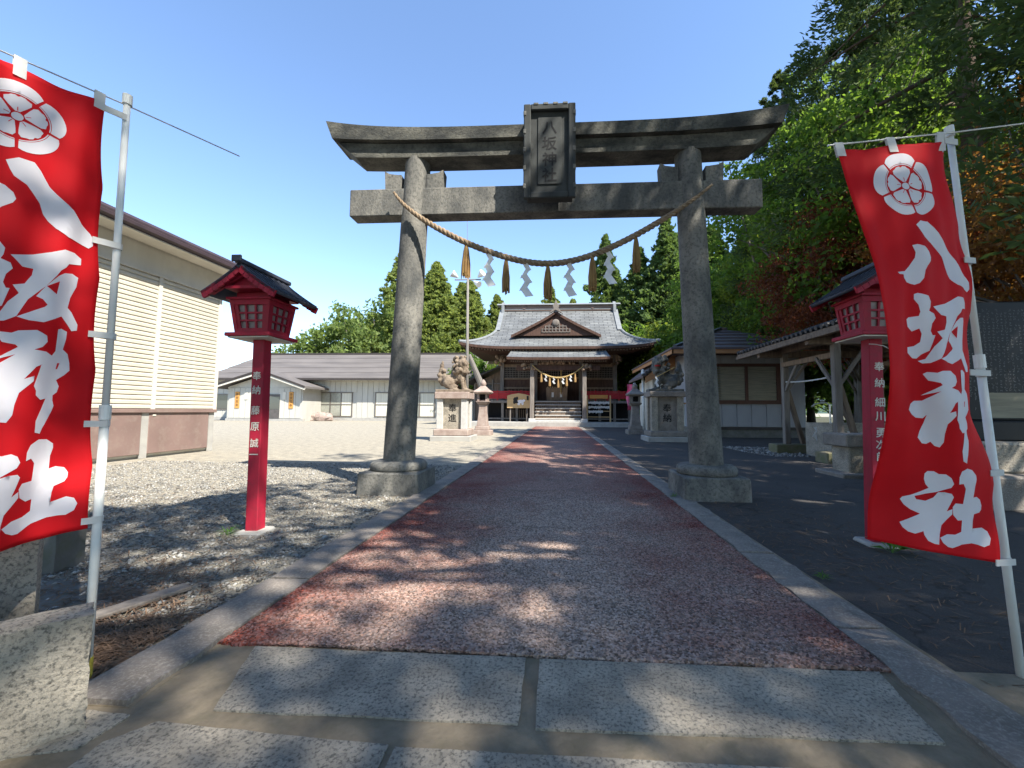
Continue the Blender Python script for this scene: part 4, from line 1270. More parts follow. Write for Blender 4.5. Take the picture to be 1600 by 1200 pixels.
def shrine():
    ze, zr, ye, yr = 6.35, 10.75, 32.4, 38.2
    def zz(s):
        return ze + (zr - ze) * ((1 - s) ** 1.28)
    def yy(s):
        return yr + (ye - yr) * s
    def ww(s):
        return 5.45 + (0 if s < 0.5 else 2.55 * ((s - 0.5) / 0.5) ** 1.35)
    def pt(s, t, side=1):
        w = ww(s)
        x = w * t
        lift = 0.42 * abs(t) ** 5 * max(0, s - 0.5) ** 2 * 4
        y = yy(s)
        if side < 0:
            y = 2 * yr - y
        return (x, y, zz(s) + lift)
    ts = [math.sin(math.pi / 2 * k) for k in np.linspace(-1, 1, 31)]
    for side in (1, -1):
        rows = [[pt(s, t, side) for t in ts] for s in np.linspace(0, 1, 22)]
        uvgrid(rows, 'roof_slope', 'shrine_roof', sr)
    for sx in (-1, 1):
        rows = []
        for s in np.linspace(0.5, 1, 12):
            a, b = Vector(pt(s, sx, 1)), Vector(pt(s, sx, -1))
            rows.append([tuple(a + (b - a) * k + Vector((0, 0, -0.25 * math.sin(math.pi * k) * max(0, s - .5) * 2))) for k in np.linspace(0, 1, 9)])
        uvgrid(rows, 'roof_hip', 'shrine_roof', sr)
        MB().add([(sx * 5.2, yy(.5), zz(.5)), (sx * 5.2, 2 * yr - yy(.5), zz(.5)), (sx * 5.2, yr, zr)], [(0, 1, 2)]).build('gable_wall', 'shrine_wood', sr, fix=False)
    # eave edge board following the front and side eaves, and boarded underside
    edge = [pt(1, t, 1) for t in ts]
    fe = MB()
    fe.grid([[(x, y, z - 0.005) for x, y, z in edge], [(x, y + 0.01, z - 0.2) for x, y, z in edge], [(x * 0.985, y + 0.25, z - 0.24) for x, y, z in edge]])
    fe.build('eave_board', 'shrine_wood', sr, fix=False)
    und = MB().grid([[(x * 0.985, y + 0.25, z - 0.22) for x, y, z in edge], [(x * 0.66, 35.25, 6.25) for x, y, z in edge]])
    und.build('eave_underside', 'shrine_wood', sr, fix=False)
    for sx in (-1, 1):
        a, b = Vector(pt(1, sx, 1)), Vector(pt(1, sx, -1))
        g = [[a + (b - a) * k + Vector((0, 0, -0.005)) for k in np.linspace(0, 1, 9)], [a + (b - a) * k + Vector((0, 0, -0.22)) for k in np.linspace(0, 1, 9)],
             [Vector((sx * 4.95, 35.25 + 5.9 * k, 6.25)) for k in np.linspace(0, 1, 9)]]
        MB().grid(g).build('eave_board', 'shrine_wood', sr, fix=False)
    rf = MB()
    rt_ = MB()
    for i in range(64):
        t = -1 + 2 * (i + 0.5) / 64
        x = 7.75 * t
        k = int(round((math.asin(max(-1, min(1, t))) / (math.pi / 2) + 1) / 2 * 30))
        z = edge[k][2] - 0.3
        rf.beam((x, 32.62, z), (x * 0.75, 35.2, 6.08), 0.09, 0.1)
        rt_.box(x - 0.045, 32.59, z - 0.05, x + 0.045, 32.615, z + 0.05)
    rf.build('rafters', 'shrine_wood', sr)
    rt_.build('rafter_tips', 'shrine_wood_pale', sr)
    # main ridge
    MB().box(-5.2, yr - 0.28, 10.6, 5.2, yr + 0.28, 11.15).build('ridge', 'ridge_wood', sr)
    MB().prism([(yr - 0.5, 11.12), (yr + 0.5, 11.12), (yr + 0.35, 11.26), (yr, 11.36), (yr - 0.35, 11.26)], 'x', -5.75, 5.75).build('ridge_cap', 'shrine_roof_plain', sr)
    MB().box(-5.0, yr - 0.31, 10.7, 5.0, yr - 0.282, 10.76).build('ridge_band', 'shrine_roof_plain', sr)
    for x in (-3.2, 3.2):
        MB().tube([(x, yr - 0.34, 10.95), (x, yr - 0.28, 10.95)], 0.2, 16).build('ridge_crest', 'ridge_wood', sr)
    for sx in (-1, 1):
        MB().prism([(yr - 0.6, 9.9), (yr + 0.6, 9.9), (yr + 0.5, 11.1), (yr, 11.5), (yr - 0.5, 11.1)], 'x', sx * 5.2 - 0.14, sx * 5.2 + 0.14).build('ridge_end', 'shrine_roof_plain', sr, bevel=0.03)
        g = [pt(s, sx * 0.995, 1) for s in np.linspace(0.0, 0.5, 8)]
        vb = MB()
        for p, q in zip(g[:-1], g[1:]):
            vb.beam((p[0] - sx * .12, p[1], p[2] + 0.04), (q[0] - sx * .12, q[1], q[2] + 0.04), 0.4, 0.14)
        vb.build('verge_roll', 'shrine_roof_plain', sr)
        g = [pt(s, sx, 1) for s in np.linspace(0.5, 1, 9)]
        hb = MB()
        hb.tube([(p[0], p[1], p[2] + 0.03) for p in g], 0.13, 8)
        hb.build('hip_roll', 'shrine_roof_plain', sr)
    # front dormer gable (its roof runs back into the main slope)
    DX = -0.2
    yf = 33.9
    def dz(t):
        return 9.55 - 2.05 * (abs(t) ** 0.86)
    for s in (-1, 1):
        tt = np.linspace(0, 1, 10)
        top = [(DX + s * 3.75 * t, yf - 0.1, dz(t)) for t in tt]
        def back(z):
            q = 1 - max(0.0, (z - ze) / (zr - ze)) ** (1 / 1.28)
            return yy(q) + 0.15
        bk = [(p[0], max(yf, back(p[2] - 0.05)), p[2]) for p in top]
        o = uvgrid([top, [tuple((Vector(a) + Vector(b)) / 2) for a, b in zip(top, bk)], bk], 'dormer_roof', 'shrine_roof', sr)
        bb = MB()
        for p, q in zip(top[:-1], top[1:]):
            bb.add([(p[0], p[1] - .01, p[2] + .03), (q[0], q[1] - .01, q[2] + .03), (q[0], q[1] - .01, q[2] - .2), (p[0], p[1] - .01, p[2] - .2),
                    (p[0], p[1] + .12, p[2] + .03), (q[0], q[1] + .12, q[2] + .03), (q[0], q[1] + .12, q[2] - .2), (p[0], p[1] + .12, p[2] - .2)],
                   [(0, 1, 2, 3), (7, 6, 5, 4), (0, 4, 5, 1), (3, 2, 6, 7)])
        bb.build('dormer_barge', 'shrine_wood', sr)
    MB().prism([(DX - 3.3, 7.5), (DX + 3.3, 7.5), (DX + 1.9, 8.2), (DX, 9.35), (DX - 1.9, 8.2)], 'y', yf + 0.1, yf + 0.18).build('dormer_wall', 'shrine_wood', sr)
    gl = MB()
    for i in range(9):
        x = DX - 1.15 + i * 0.29
        hgt = 8.75 - abs(x - DX) * 0.55
        gl.box(x - 0.035, yf + 0.04, 7.78, x + 0.035, yf + 0.09, hgt)
    for z in (7.8, 8.05, 8.3):
        gl.box(DX - 1.2 + (z - 7.8) * 0.6, yf + 0.05, z - 0.03, DX + 1.2 - (z - 7.8) * 0.6, yf + 0.095, z + 0.03)
    gl.build('dormer_lattice', 'grey_wood', sr)
    MB().ball((DX, yf, 8.6), (0.3, 0.08, 0.28), 12, 8).build('dormer_pendant', 'grey_wood', sr)
    orn = MB()
    orn.prism([(DX - 0.55, 9.3), (DX - 0.2, 9.75), (DX - 0.28, 9.95), (DX - 0.1, 10.2), (DX, 10.5), (DX + 0.1, 10.2), (DX + 0.28, 9.95), (DX + 0.2, 9.75), (DX + 0.55, 9.3), (DX, 9.6)], 'y', yf - 0.25, yf - 0.05)
    orn.build('ridge_ornament', 'grey_wood', sr, bevel=0.02)
    MB().beam((DX, yf - 0.15, 9.62), (DX, 36.6, 9.7), 0.34, 0.3).build('dormer_ridge', 'shrine_roof_plain', sr)
    # porch roof
    rows = []
    for s in np.linspace(0, 1, 9):
        y = 33.3 + (30.9 - 33.3) * s
        z = 6.3 + (5.28 - 6.3) * (1 - (1 - s) ** 1.25)
        w = 3.75 + 0.2 * s
        rows.append([(w * t, y, z + 0.06 * abs(t) ** 4) for t in np.linspace(-1, 1, 17)])
    uvgrid(rows, 'porch_roof', 'shrine_roof', sr)
    fr = rows[-1]
    MB().grid([[(p[0], p[1], p[2] - .004) for p in fr], [(p[0], p[1] + .02, p[2] - 0.2) for p in fr], [(p[0], p[1] + .25, p[2] - 0.22) for p in fr], [(p[0] * 0.96, 33.3, 5.95) for p in fr]]).build('porch_eave', 'shrine_wood', sr, fix=False)
    for s in (-1, 1):
        sd_ = [r[0 if s < 0 else -1] for r in rows]
        MB().grid([[(p[0], p[1], p[2] - .003) for p in sd_], [(p[0] - s * .03, p[1], p[2] - 0.22) for p in sd_]]).build('porch_eave', 'shrine_wood', sr, fix=False)
    pr = MB()
    for i in range(44):
        x = -3.6 + i * 7.2 / 43
        pr.beam((x, 31.1, 5.0), (x, 33.2, 5.75), 0.07, 0.08)
    pr.build('porch_rafters', 'shrine_wood', sr)
    pt_ = MB()
    for i in range(44):
        x = -3.6 + i * 7.2 / 43
        pt_.box(x - .035, 31.06, 4.95, x + .035, 31.095, 5.04)
    pt_.build('rafter_tips', 'shrine_wood_pale', sr)
    MB().box(-3.25, 31.6, 4.35, 3.25, 31.85, 4.75).build('porch_beam', 'shrine_wood', sr, bevel=0.02)
    # carved bracket and beast-head masses on the beam
    cv = MB()
    for i in range(26):
        x = random.uniform(-1.5, 1.5)
        cv.ball((x, 31.7 + random.uniform(-.08, .08), 4.85 + random.uniform(0, .2) * (1.6 - abs(x))), random.uniform(0.09, 0.17), 7, 5)
    for s in (-1, 1):
        for i in range(10):
            cv.ball((s * (2.1 + random.uniform(-.3, .75)), 31.6 + random.uniform(-.2, .1), 4.55 + random.uniform(-.2, .25)), random.uniform(.09, .17), 7, 5)
    cv.build('beam_carving', 'shrine_wood_pale', sr)
    for s in (-1, 1):
        for i in range(2):
            bx = MB()
            for k in range(12):
                bx.ball((s * (4.75 + random.uniform(-.2, .55)), 35.0 - random.uniform(0, .9), 5.45 + random.uniform(-.35, .45)), random.uniform(.12, .2), 7, 5)
        bx.build('corner_carving', 'shrine_wood_pale', sr)
        MB().tbox((s * 2.02, 31.75), (0.16, 0.16), (0.155, 0.155), 0.62, 4.9).build('porch_pillar', 'grey_wood', sr, bevel=0.02)
        MB().tbox((s * 2.02, 31.75), (0.26, 0.26), (0.24, 0.24), 0.34, 0.62).build('pillar_base', 'granite_pale', sr, bevel=0.02)
    # plinth, veranda, body
    MB().box(-7.2, 31.3, -0.05, 7.0, 42.5, 0.34).build('plinth', 'concrete', sr, bevel=0.02)
    MB().box(-6.0, 33.7, 1.86, 5.9, 35.3, 2.05).build('veranda_floor', 'grey_wood', sr)
    MB().box(-6.0, 34.4, 0.34, 5.9, 34.45, 1.86).build('underfloor_shade', 'dark_void', sr)  # near-black sheet painted as the shade below the veranda floor
    for x in (-5.9, -4.6, -3.4, -2.2, 2.2, 3.4, 4.6, 5.8):
        MB().box(x - .1, 33.75, 0.34, x + .1, 33.95, 1.86).build('veranda_post', 'grey_wood', sr)
    MB().box(-6.0, 33.78, 0.5, -2.1, 33.92, 0.62).build('veranda_rail', 'grey_wood', sr)
    MB().box(2.1, 33.78, 0.5, 5.9, 33.92, 0.62).build('veranda_rail', 'grey_wood', sr)
    sl_ = MB()
    for i in range(14):
        x = -4.3 + i * 0.16
        sl_.box(x - .03, 33.9, 0.62, x + .03, 33.95, 1.3)
    sl_.build('skirt_slats', 'old_wood', sr)
    for a, b in ((-6.0, -2.1), (2.1, 5.9)):
        rl = MB()
        for z in (2.26, 2.5, 2.78):
            rl.beam((a, 33.8, z), (b, 33.8, z), 0.09, 0.1 if z > 2.7 else 0.07)
        n = int((b - a) / 0.95)
        for i in range(n + 1):
            x = a + (b - a) * i / n
            rl.box(x - .05, 33.75, 2.05, x + .05, 33.85, 2.9)
        rl.build('railing', 'red_rail', sr)
        MB().box(a + 0.05, 33.81, 2.2, b - 0.05, 33.84, 2.7).build('railing_board', 'red_rail', sr)
    for s in (-1, 1):
        MB().beam((s * 1.98, 32.0, 1.6), (s * 1.98, 33.8, 2.85), 0.1, 0.12).build('stair_rail', 'red_rail', sr)
    for i in range(6):
        z = 0.34 + (i + 1) * (2.0 - 0.34) / 6
        y = 32.1 + i * 0.27
        MB().box(-1.84, y, z - 0.07, 1.84, y + 0.31, z).build('step', 'granite_pale', sr, bevel=0.01)
        MB().box(-1.8, y + 0.05, z - 0.28, 1.8, y + 0.09, z - 0.07).build('riser', 'old_wood', sr)
    MB().box(-1.9, 31.55, 0.34, 1.9, 32.15, 0.5).build('threshold_stone', 'granite_pale', sr, bevel=0.02)
    MB().box(-4.85, 35.3, 2.05, -1.9, 35.5, 6.3).build('wall', 'shrine_wood', sr)
    MB().box(1.9, 35.3, 2.05, 4.85, 35.5, 6.3).build('wall', 'shrine_wood', sr)
    MB().box(-4.85, 35.5, 0.34, 4.85, 41.2, 6.3).build('body', 'shrine_wood', sr)
    MB().box(-1.9, 35.44, 2.05, 1.9, 35.49, 6.0).build('inner_doors', 'shrine_wood', sr)
    for x in (-4.85, -1.95, 1.95, 4.85):
        MB().tbox((x, 35.28), (0.16, 0.16), (0.155, 0.155), 2.05, 6.2).build('column', 'grey_wood', sr)
    bm_ = MB()
    for z0, z1 in ((2.05, 2.25), (3.1, 3.24), (3.9, 4.02), (5.0, 5.22), (5.75, 6.05)):
        bm_.box(-4.7, 35.2, z0, -2.1, 35.3, z1)
        bm_.box(2.1, 35.2, z0, 4.7, 35.3, z1)
    bm_.box(-1.8, 35.3, 5.0, 1.8, 35.44, 5.25)
    bm_.box(-1.8, 35.3, 4.0, 1.8, 35.44, 4.12)
    bm_.build('tie_rails', 'shrine_wood_pale', sr)
    for a, b in ((-4.65, -3.42), (-3.38, -2.15), (2.15, 3.38), (3.42, 4.65), (-1.75, -0.02), (0.02, 1.75)):
        yb = 35.24 if abs(a + b) > 4 else 35.36
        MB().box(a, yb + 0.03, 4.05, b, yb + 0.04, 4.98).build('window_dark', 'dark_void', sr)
        lw = MB()
        n = 9
        for i in range(n + 1):
            x = a + (b - a) * i / n
            lw.box(x - .018, yb - 0.02, 4.03, x + .018, yb + 0.02, 5.0)
        for i in range(6):
            z = 4.05 + i * 0.186
            lw.box(a, yb - 0.015, z - .016, b, yb + 0.015, z + .016)
        lw.build('lattice_window', 'grey_wood', sr)
    wb = MB()
    for a, b in ((-4.65, -2.15), (2.15, 4.65)):
        for i in range(9):
            x = a + (b - a) * i / 8
            wb.box(x - .03, 35.25, 2.25, x + .03, 35.3, 3.1)
    wb.build('wall_battens', 'old_wood', sr)
    # annex lean-to at the left
    an = MB().box(-7.6, 36.6, 0.34, -4.9, 40.0, 3.6).build('annex_wall', 'old_wood', sr)
    MB().add([(-8.3, 35.6, 3.75), (-4.87, 35.6, 5.3), (-4.87, 40.2, 5.3), (-8.3, 40.2, 3.75), (-8.3, 35.6, 3.62), (-4.87, 35.6, 5.12), (-4.87, 40.2, 5.12), (-8.3, 40.2, 3.62)],
             [(0, 1, 2, 3), (7, 6, 5, 4), (0, 4, 5, 1), (0, 3, 7, 4)]).build('annex_roof', 'trim_dark', sr)
    MB().prism([(-7.6, 3.6), (-4.9, 3.6), (-4.9, 4.95)], 'y', 36.62, 36.8).build('annex_gable', 'old_wood', sr)
    aw = MB()
    for x in (-7.5, -6.6, -5.9, -5.1):
        aw.box(x - .06, 36.5, 0.34, x + .06, 36.6, 4.0 if x > -7 else 3.6)
    for z in (2.2, 3.0, 3.6):
        aw.box(-7.5, 36.52, z, -5.1, 36.6, z + .08)
    aw.build('annex_frame', 'grey_wood', sr)
    MB().box(-6.5, 36.55, 2.32, -5.98, 36.59, 3.55).build('annex_window', 'glass', sr)
    # offering box and bell rope
    return
mat('shrine_roof_plain', (0.2, 0.215, 0.22), (0.15, 0.16, 0.17), scale=3, rough=0.7)
shrine()
ob = thing('offering_box', (-0.1, 34.6, 2.05), 'pale wooden offering box inside the shrine entrance above the steps', 'box')
MB().tbox((-0.1, 34.6), (0.85, 0.4), (0.9, 0.45), 2.05, 3.15).build('body', 'shrine_wood_pale', ob, bevel=0.02)
bs_ = MB()
for i in range(9):
    bs_.box(-0.9 + i * 0.2, 34.2, 3.16, -0.82 + i * 0.2, 35.0, 3.22)
bs_.build('slats', 'ema_wood', ob)
for x in (-0.45, 0.25):
    MB().tbox((x, 34.16), (0.09, 0.02), (0.09, 0.02), 2.35, 2.75).build('paper_note', 'paper', ob)
tag(twisted(MB(), [(0.25, 34.1, z) for z in np.linspace(2.6, 4.6, 40)], [0.06] * 40, 0.3).ball((0.25, 34.1, 4.65), 0.16, 10, 8).build('bell_rope', 'rope_new', smooth=True), 'twisted bell rope hanging over the offering box', 'bell rope')
s2 = thing('straw_rope', (0, 31.55, 4.2), 'pale straw rope with tassels across the shrine porch pillars', 'rope')
p2 = [(x, 31.5, 3.75 + 1.0 * (x / 2.0) ** 2) for x in np.linspace(-2.0, 2.0, 60)]
twisted(MB(), p2, [0.045 + 0.04 * (1 - abs(x[0]) / 2) for x in p2], 0.35).build('rope', 'rope_new', s2, smooth=True)
for x in (-1.3, -0.65, 0.0, 0.65, 1.3):
    z = 3.75 + (x / 2) ** 2
    MB().lathe((x, 31.5), [(0.09, z - 0.75), (0.1, z - 0.6), (0.05, z - 0.15), (0.03, z)], 9).build('straw_tassel', 'straw', s2)
for x in (-0.95, -0.35, 0.35, 0.95):
    shide(x, 31.45, 3.73 + (x / 2) ** 2, 0.16, 0.18, 3, s2)
em = thing('votive_board', (-3.15, 32.9, 0.34), 'large tan house-shaped votive picture board on the shrine veranda left of the steps', 'votive board')
MB().prism([(-4.1, 1.42), (-2.25, 1.42), (-2.25, 2.42), (-2.6, 2.52), (-3.17, 2.62), (-3.75, 2.52), (-4.1, 2.42)], 'y', 32.85, 32.93).build('panel', 'ema_wood', em, bevel=0.01)
hs = MB()
for x, z, a, b in ((-3.45, 2.1, .16, .2), (-3.35, 1.92, .28, .12), (-3.52, 1.85, .1, .1), (-3.3, 2.2, .1, .14)):
    hs.ball((x, 32.85, z), (a, 0.012, b), 12, 6)
hs.build('horse_picture_dark', 'black_letter', em)
hp = MB()
for x, z, a, b in ((-3.0, 1.95, .28, .14), (-2.85, 1.8, .1, .14), (-3.15, 1.75, .12, .1), (-2.75, 2.02, .12, .1)):
    hp.ball((x, 32.845, z), (a, 0.012, b), 12, 6)
hp.build('horse_picture_pale', 'banner_white', em)
MB().box(-2.52, 32.84, 2.05, -2.36, 32.848, 2.4).build('caption', 'black_letter', em)
lg = MB()
for x in (-3.85, -2.5):
    lg.box(x - .05, 32.95, 0.34, x + .05, 33.03, 2.3)
lg.build('stand', 'grey_wood', em)
rk = thing('fortune_rack', (3.15, 32.6, 0.34), 'wooden rack of tied paper fortunes right of the shrine steps', 'rack')
fr = MB()
for x in (2.3, 4.1):
    fr.box(x - .05, 32.55, 0.34, x + .05, 32.65, 2.45)
for z in (0.75, 1.2, 1.55, 1.9):
    fr.box(2.3, 32.58, z - .03, 4.1, 32.62, z + .03)
fr.build('frame', 'ema_wood', rk)
MB().box(2.5, 32.52, 2.2, 3.9, 32.58, 2.48).build('sign', 'orange_sign', rk)
for z in (1.2, 1.55, 1.9):
    pp_ = MB()
    for i in range(26):
        if z < 1.3 and i > 17:
            continue
        x = 2.42 + i * 0.063
        pp_.box(x - .025, 32.54, z - random.uniform(.09, .17), x + .025, 32.57, z + random.uniform(.03, .07))
    pp_.build('paper_fortunes', 'paper', rk)

# ------------------------------------------------------------------ guardian lions and pedestals
def lump_mesh(name, blobs, m, vox=0.045, tex=0.03):
    mb = MB()
    for c, r in blobs:
        mb.ball(c, r, 12, 9)
    me = mb.mesh(name, m)
    ob = bpy.data.objects.new('tmp', me)
    COL.objects.link(ob)
    md = ob.modifiers.new('r', 'REMESH')
    md.mode = 'VOXEL'
    md.voxel_size = vox
    sm = ob.modifiers.new('s', 'SMOOTH')
    sm.iterations = 1
    bpy.context.view_layer.update()
    out = bpy.data.meshes.new_from_object(ob.evaluated_get(bpy.context.evaluated_depsgraph_get()))
    bpy.data.objects.remove(ob)
    for v in out.vertices:
        v.co += v.normal * random.uniform(-tex, tex) * 0.35
    out.polygons.foreach_set('use_smooth', [True] * len(out.polygons))
    out.materials.clear()
    out.materials.append(MATS[m])
    return out
def lion(loc, flip, m, label, red, sc=1.0):
    """seated guardian lion, facing +x before flip, head turned to the viewer"""
    f = -1 if flip else 1
    root = thing('guardian_lion', loc, label, 'lion statue', 'stone guardian lions')
    B = []
    def a(x, y, z, r):
        if not hasattr(r, '__len__'):
            r = (r, r, r)
        B.append(((loc[0] + f * x * sc, loc[1] + y * sc, loc[2] + z * sc), tuple(q * sc for q in r)))
    # haunches, belly, chest
    a(-0.25, 0, 0.42, (0.27, 0.24, 0.25)); a(-0.05, 0, 0.5, (0.28, 0.22, 0.24)); a(0.15, 0, 0.62, (0.24, 0.23, 0.3)); a(0.2, -0.02, 0.82, (0.22, 0.22, 0.2))
    for s in (-1, 1):
        a(-0.22, s * 0.19, 0.33, (0.22, 0.11, 0.2)); a(-0.02, s * 0.2, 0.22, (0.16, 0.08, 0.08)); a(-0.12, s * 0.2, 0.14, (0.1, 0.08, 0.09)); a(0.02, s * 0.21, 0.1, (0.16, 0.085, 0.06))
        for k in range(6):
            t = k / 5
            a(0.24 + 0.08 * t, s * (0.14 + .03 * t), 0.6 - 0.48 * t, 0.095 - 0.02 * t)
        a(0.4, s * 0.17, 0.1, (0.12, 0.085, 0.06))
        a(0.3, s * 0.17 - 0.05, 1.28, (0.06, 0.05, 0.08))
    # head turned toward viewer (-y)
    a(0.24, -0.06, 1.08, (0.22, 0.22, 0.2)); a(0.33, -0.2, 1.04, (0.13, 0.14, 0.09)); a(0.33, -0.19, 0.93, (0.11, 0.11, 0.05)); a(0.3, -0.24, 1.16, (0.14, 0.07, 0.045)); a(0.36, -0.32, 1.09, 0.05)
    # mane curls
    rnd = random.Random(5 if flip else 9)
    for k in range(46):
        th = rnd.uniform(0.5, 5.3)
        zz_ = rnd.uniform(0.72, 1.34)
        rad = 0.25 - max(0, zz_ - 1.15) * 0.5
        a(0.16 + 1.12 * rad * math.cos(th + 1.2), 1.12 * rad * math.sin(th + 1.2), zz_, rnd.uniform(0.055, 0.09))
    # upright tail with flame curls
    for k in range(9):
        t = k / 8
        a(-0.5 - 0.06 * math.sin(t * 3), 0, 0.35 + 0.72 * t, (0.11 - 0.06 * t + 0.03 * (k % 2), 0.09 - .03 * t, 0.12))
    for x, z in ((-0.6, 0.45), (-0.42, 0.6), (-0.62, 0.65), (-0.44, 0.8), (-0.35, 0.42)):
        a(x, -0.03, z, 0.09)
    me = lump_mesh('body', B, m, 0.034)
    b = link('body', me, root)
    MB().box(loc[0] - 0.68 * sc, loc[1] - 0.3 * sc, loc[2], loc[0] + 0.62 * sc, loc[1] + 0.3 * sc, loc[2] + 0.1 * sc).build('foot_slab', m, root, bevel=0.015)
    if red:
        x = loc[0] + f * 0.34 * sc
        MB().ball((x, loc[1] - 0.25 * sc, loc[2] + 0.985 * sc), (0.12 * sc, 0.1 * sc, 0.04 * sc), 10, 6).build('painted_mouth', 'mouth_red', root)
    return root
def pedestal(cx, cy, w, z_slab, z_cap0, z_cap1, m_slab, m_body, m_panel, text, label, pipe=False):
    root = thing('stone_pedestal', (cx, cy, 0), label, 'pedestal', 'lion pedestals')
    d = w * 0.8
    MB().box(cx - w * .66, cy - d * .72, -0.03, cx + w * .66, cy + d * .72, 0.2).build('ground_slab', 'concrete', root, bevel=0.02)
    MB().box(cx - w * .57, cy - d * .62, 0.2, cx + w * .57, cy + d * .62, z_slab).build('rough_slab', m_slab, root, bevel=0.03)
    for s in (-1, 1):
        MB().box(cx + s * w * .5 - (w * .2 if s > 0 else 0), cy - d * .5, z_slab, cx + s * w * .5 + (w * .2 if s < 0 else 0), cy - d * .5 + 0.28, z_cap0).build('corner_pier', m_body, root, bevel=0.012)
        MB().box(cx + s * w * .5 - (w * .2 if s > 0 else 0), cy + d * .5 - 0.28, z_slab, cx + s * w * .5 + (w * .2 if s < 0 else 0), cy + d * .5, z_cap0).build('corner_pier', m_body, root, bevel=0.012)
    pn = MB().box(cx - w * .44, cy - d * .5 + 0.11, z_slab, cx + w * .44, cy + d * .5 - 0.11, z_cap0).build('panel', m_panel, root)
    MB().box(cx - w * .56, cy - d * .58, z_cap0, cx + w * .56, cy + d * .58, z_cap1).build('cap_slab', m_slab, root, bevel=0.02)
    s = w * 0.26
    zc = (z_slab + z_cap0) / 2
    lettering([(c, (cx, cy - d * .5 + 0.104, zc + 0.24 - i * 0.4), (1, 0, 0), (0, 0, 1), s) for i, c in enumerate(text)], 'black_letter', pn)
    return root
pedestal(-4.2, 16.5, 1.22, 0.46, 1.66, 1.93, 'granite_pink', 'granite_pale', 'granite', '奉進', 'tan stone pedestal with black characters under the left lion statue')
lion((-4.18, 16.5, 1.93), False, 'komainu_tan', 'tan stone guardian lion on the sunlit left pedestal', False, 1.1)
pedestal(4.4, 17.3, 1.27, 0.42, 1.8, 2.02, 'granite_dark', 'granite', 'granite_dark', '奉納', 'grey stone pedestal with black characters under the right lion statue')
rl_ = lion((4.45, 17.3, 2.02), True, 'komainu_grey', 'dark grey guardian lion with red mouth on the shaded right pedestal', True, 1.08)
twisted(MB(), [(4.02 + 0.75 * t, 16.98 - 0.03 * math.sin(t * 3), 2.62 + 0.4 * t) for t in np.linspace(0, 1, 30)], [0.022] * 30, 0.12).build('neck_rope', 'rope_new', rl_)
shide(4.0, 16.95, 2.62, 0.13, 0.15, 3, rl_)

def stone_lantern(cx, cy, label, m, mb_, h=2.55, sc=1.0):
    root = thing('stone_lantern', (cx, cy, 0), label, 'stone lantern', 'stone lanterns by the shrine')
    MB().tbox((cx, cy), (0.46 * sc, 0.46 * sc), (0.45 * sc, 0.45 * sc), -0.02, 0.24).build('base_step', mb_, root, bevel=0.025)
    MB().tbox((cx, cy), (0.34 * sc, 0.34 * sc), (0.32 * sc, 0.32 * sc), 0.24, 0.46).build('base_step', mb_, root, bevel=0.025)
    MB().tube2((cx, cy), [(0.37 * sc, 0.46), (0.33 * sc, 0.7), (0.27 * sc, 1.1), (0.25 * sc, 1.4), (0.27 * sc, 1.5)], 4, math.pi / 4).build('shaft', m, root, bevel=0.015)
    MB().tbox((cx, cy), (0.22 * sc, 0.22 * sc), (0.33 * sc, 0.33 * sc), 1.5, 1.66).build('platform', m, root, bevel=0.02)
    fb = MB()
    for sx in (-1, 1):
        for sy in (-1, 1):
            fb.box(cx + sx * 0.2 * sc - .05, cy + sy * 0.2 * sc - .05, 1.66, cx + sx * 0.2 * sc + .05, cy + sy * 0.2 * sc + .05, 2.02)
    fb.box(cx - 0.2 * sc, cy - 0.2 * sc, 1.66, cx + 0.2 * sc, cy + 0.2 * sc, 1.72)
    fb.build('fire_box', m, root)
    MB().box(cx - 0.14 * sc, cy - 0.14 * sc, 1.73, cx + 0.14 * sc, cy + 0.14 * sc, 2.0).build('fire_box_shade', 'dark_void', root)  # near-black box painted as the shade in the hollow fire box
    MB().tube2((cx, cy), [(0.5 * sc, 2.02), (0.63 * sc, 2.1), (0.58 * sc, 2.16), (0.36 * sc, 2.27), (0.16 * sc, 2.42), (0.12 * sc, 2.44)], 4, math.pi / 4).build('roof_cap', m, root, bevel=0.02)
    shade_auto(MB().lathe((cx, cy), [(0.12 * sc, 2.44), (0.15 * sc, 2.5), (0.14 * sc, 2.58), (0.08 * sc, 2.68), (0.02, h + 0.2)], 14).build('finial', m, root))
    return root
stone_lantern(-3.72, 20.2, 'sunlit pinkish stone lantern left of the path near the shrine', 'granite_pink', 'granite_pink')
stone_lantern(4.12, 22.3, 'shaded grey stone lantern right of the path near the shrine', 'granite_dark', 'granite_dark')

# ------------------------------------------------------------------ loudspeaker pole, small banner, flag pole
sp = thing('speaker_pole', (-5.5, 24.2, 0), 'tall grey pole with two horn loudspeakers left of the shrine', 'pole')
MB().tube([(-5.42, 24.2, -0.05), (-5.5, 24.2, 9.3)], [0.11, 0.065], 14).build('pole', 'pole_grey', sp, smooth=True)
MB().tube([(-5.5, 24.2, 9.2), (-5.62, 24.2, 13.6)], [0.018, 0.012], 8).build('mast', 'pole_grey', sp)
MB().beam((-6.3, 24.2, 9.15), (-4.7, 24.2, 9.15), 0.06, 0.06).build('crossarm', 'pole_grey', sp)
for s in (-1, 1):
    MB().tube([(-5.5 + s * 0.62, 24.2, 9.3), (-5.5 + s * 0.95, 24.0, 9.5)], [0.05, 0.24], 14).build('horn_speaker', 'horn_grey', sp)
MB().tube([(-5.1, 24.1, 9.0), (-4.75, 23.9, 8.75)], [0.05, 0.2], 14).build('horn_speaker', 'horn_grey', sp)
MB().tube([(-5.45, 24.6, 4.6), (-4.6, 25.2, 2.4)], [0.13, 0.22], 10).build('stay', 'pole_grey', sp)
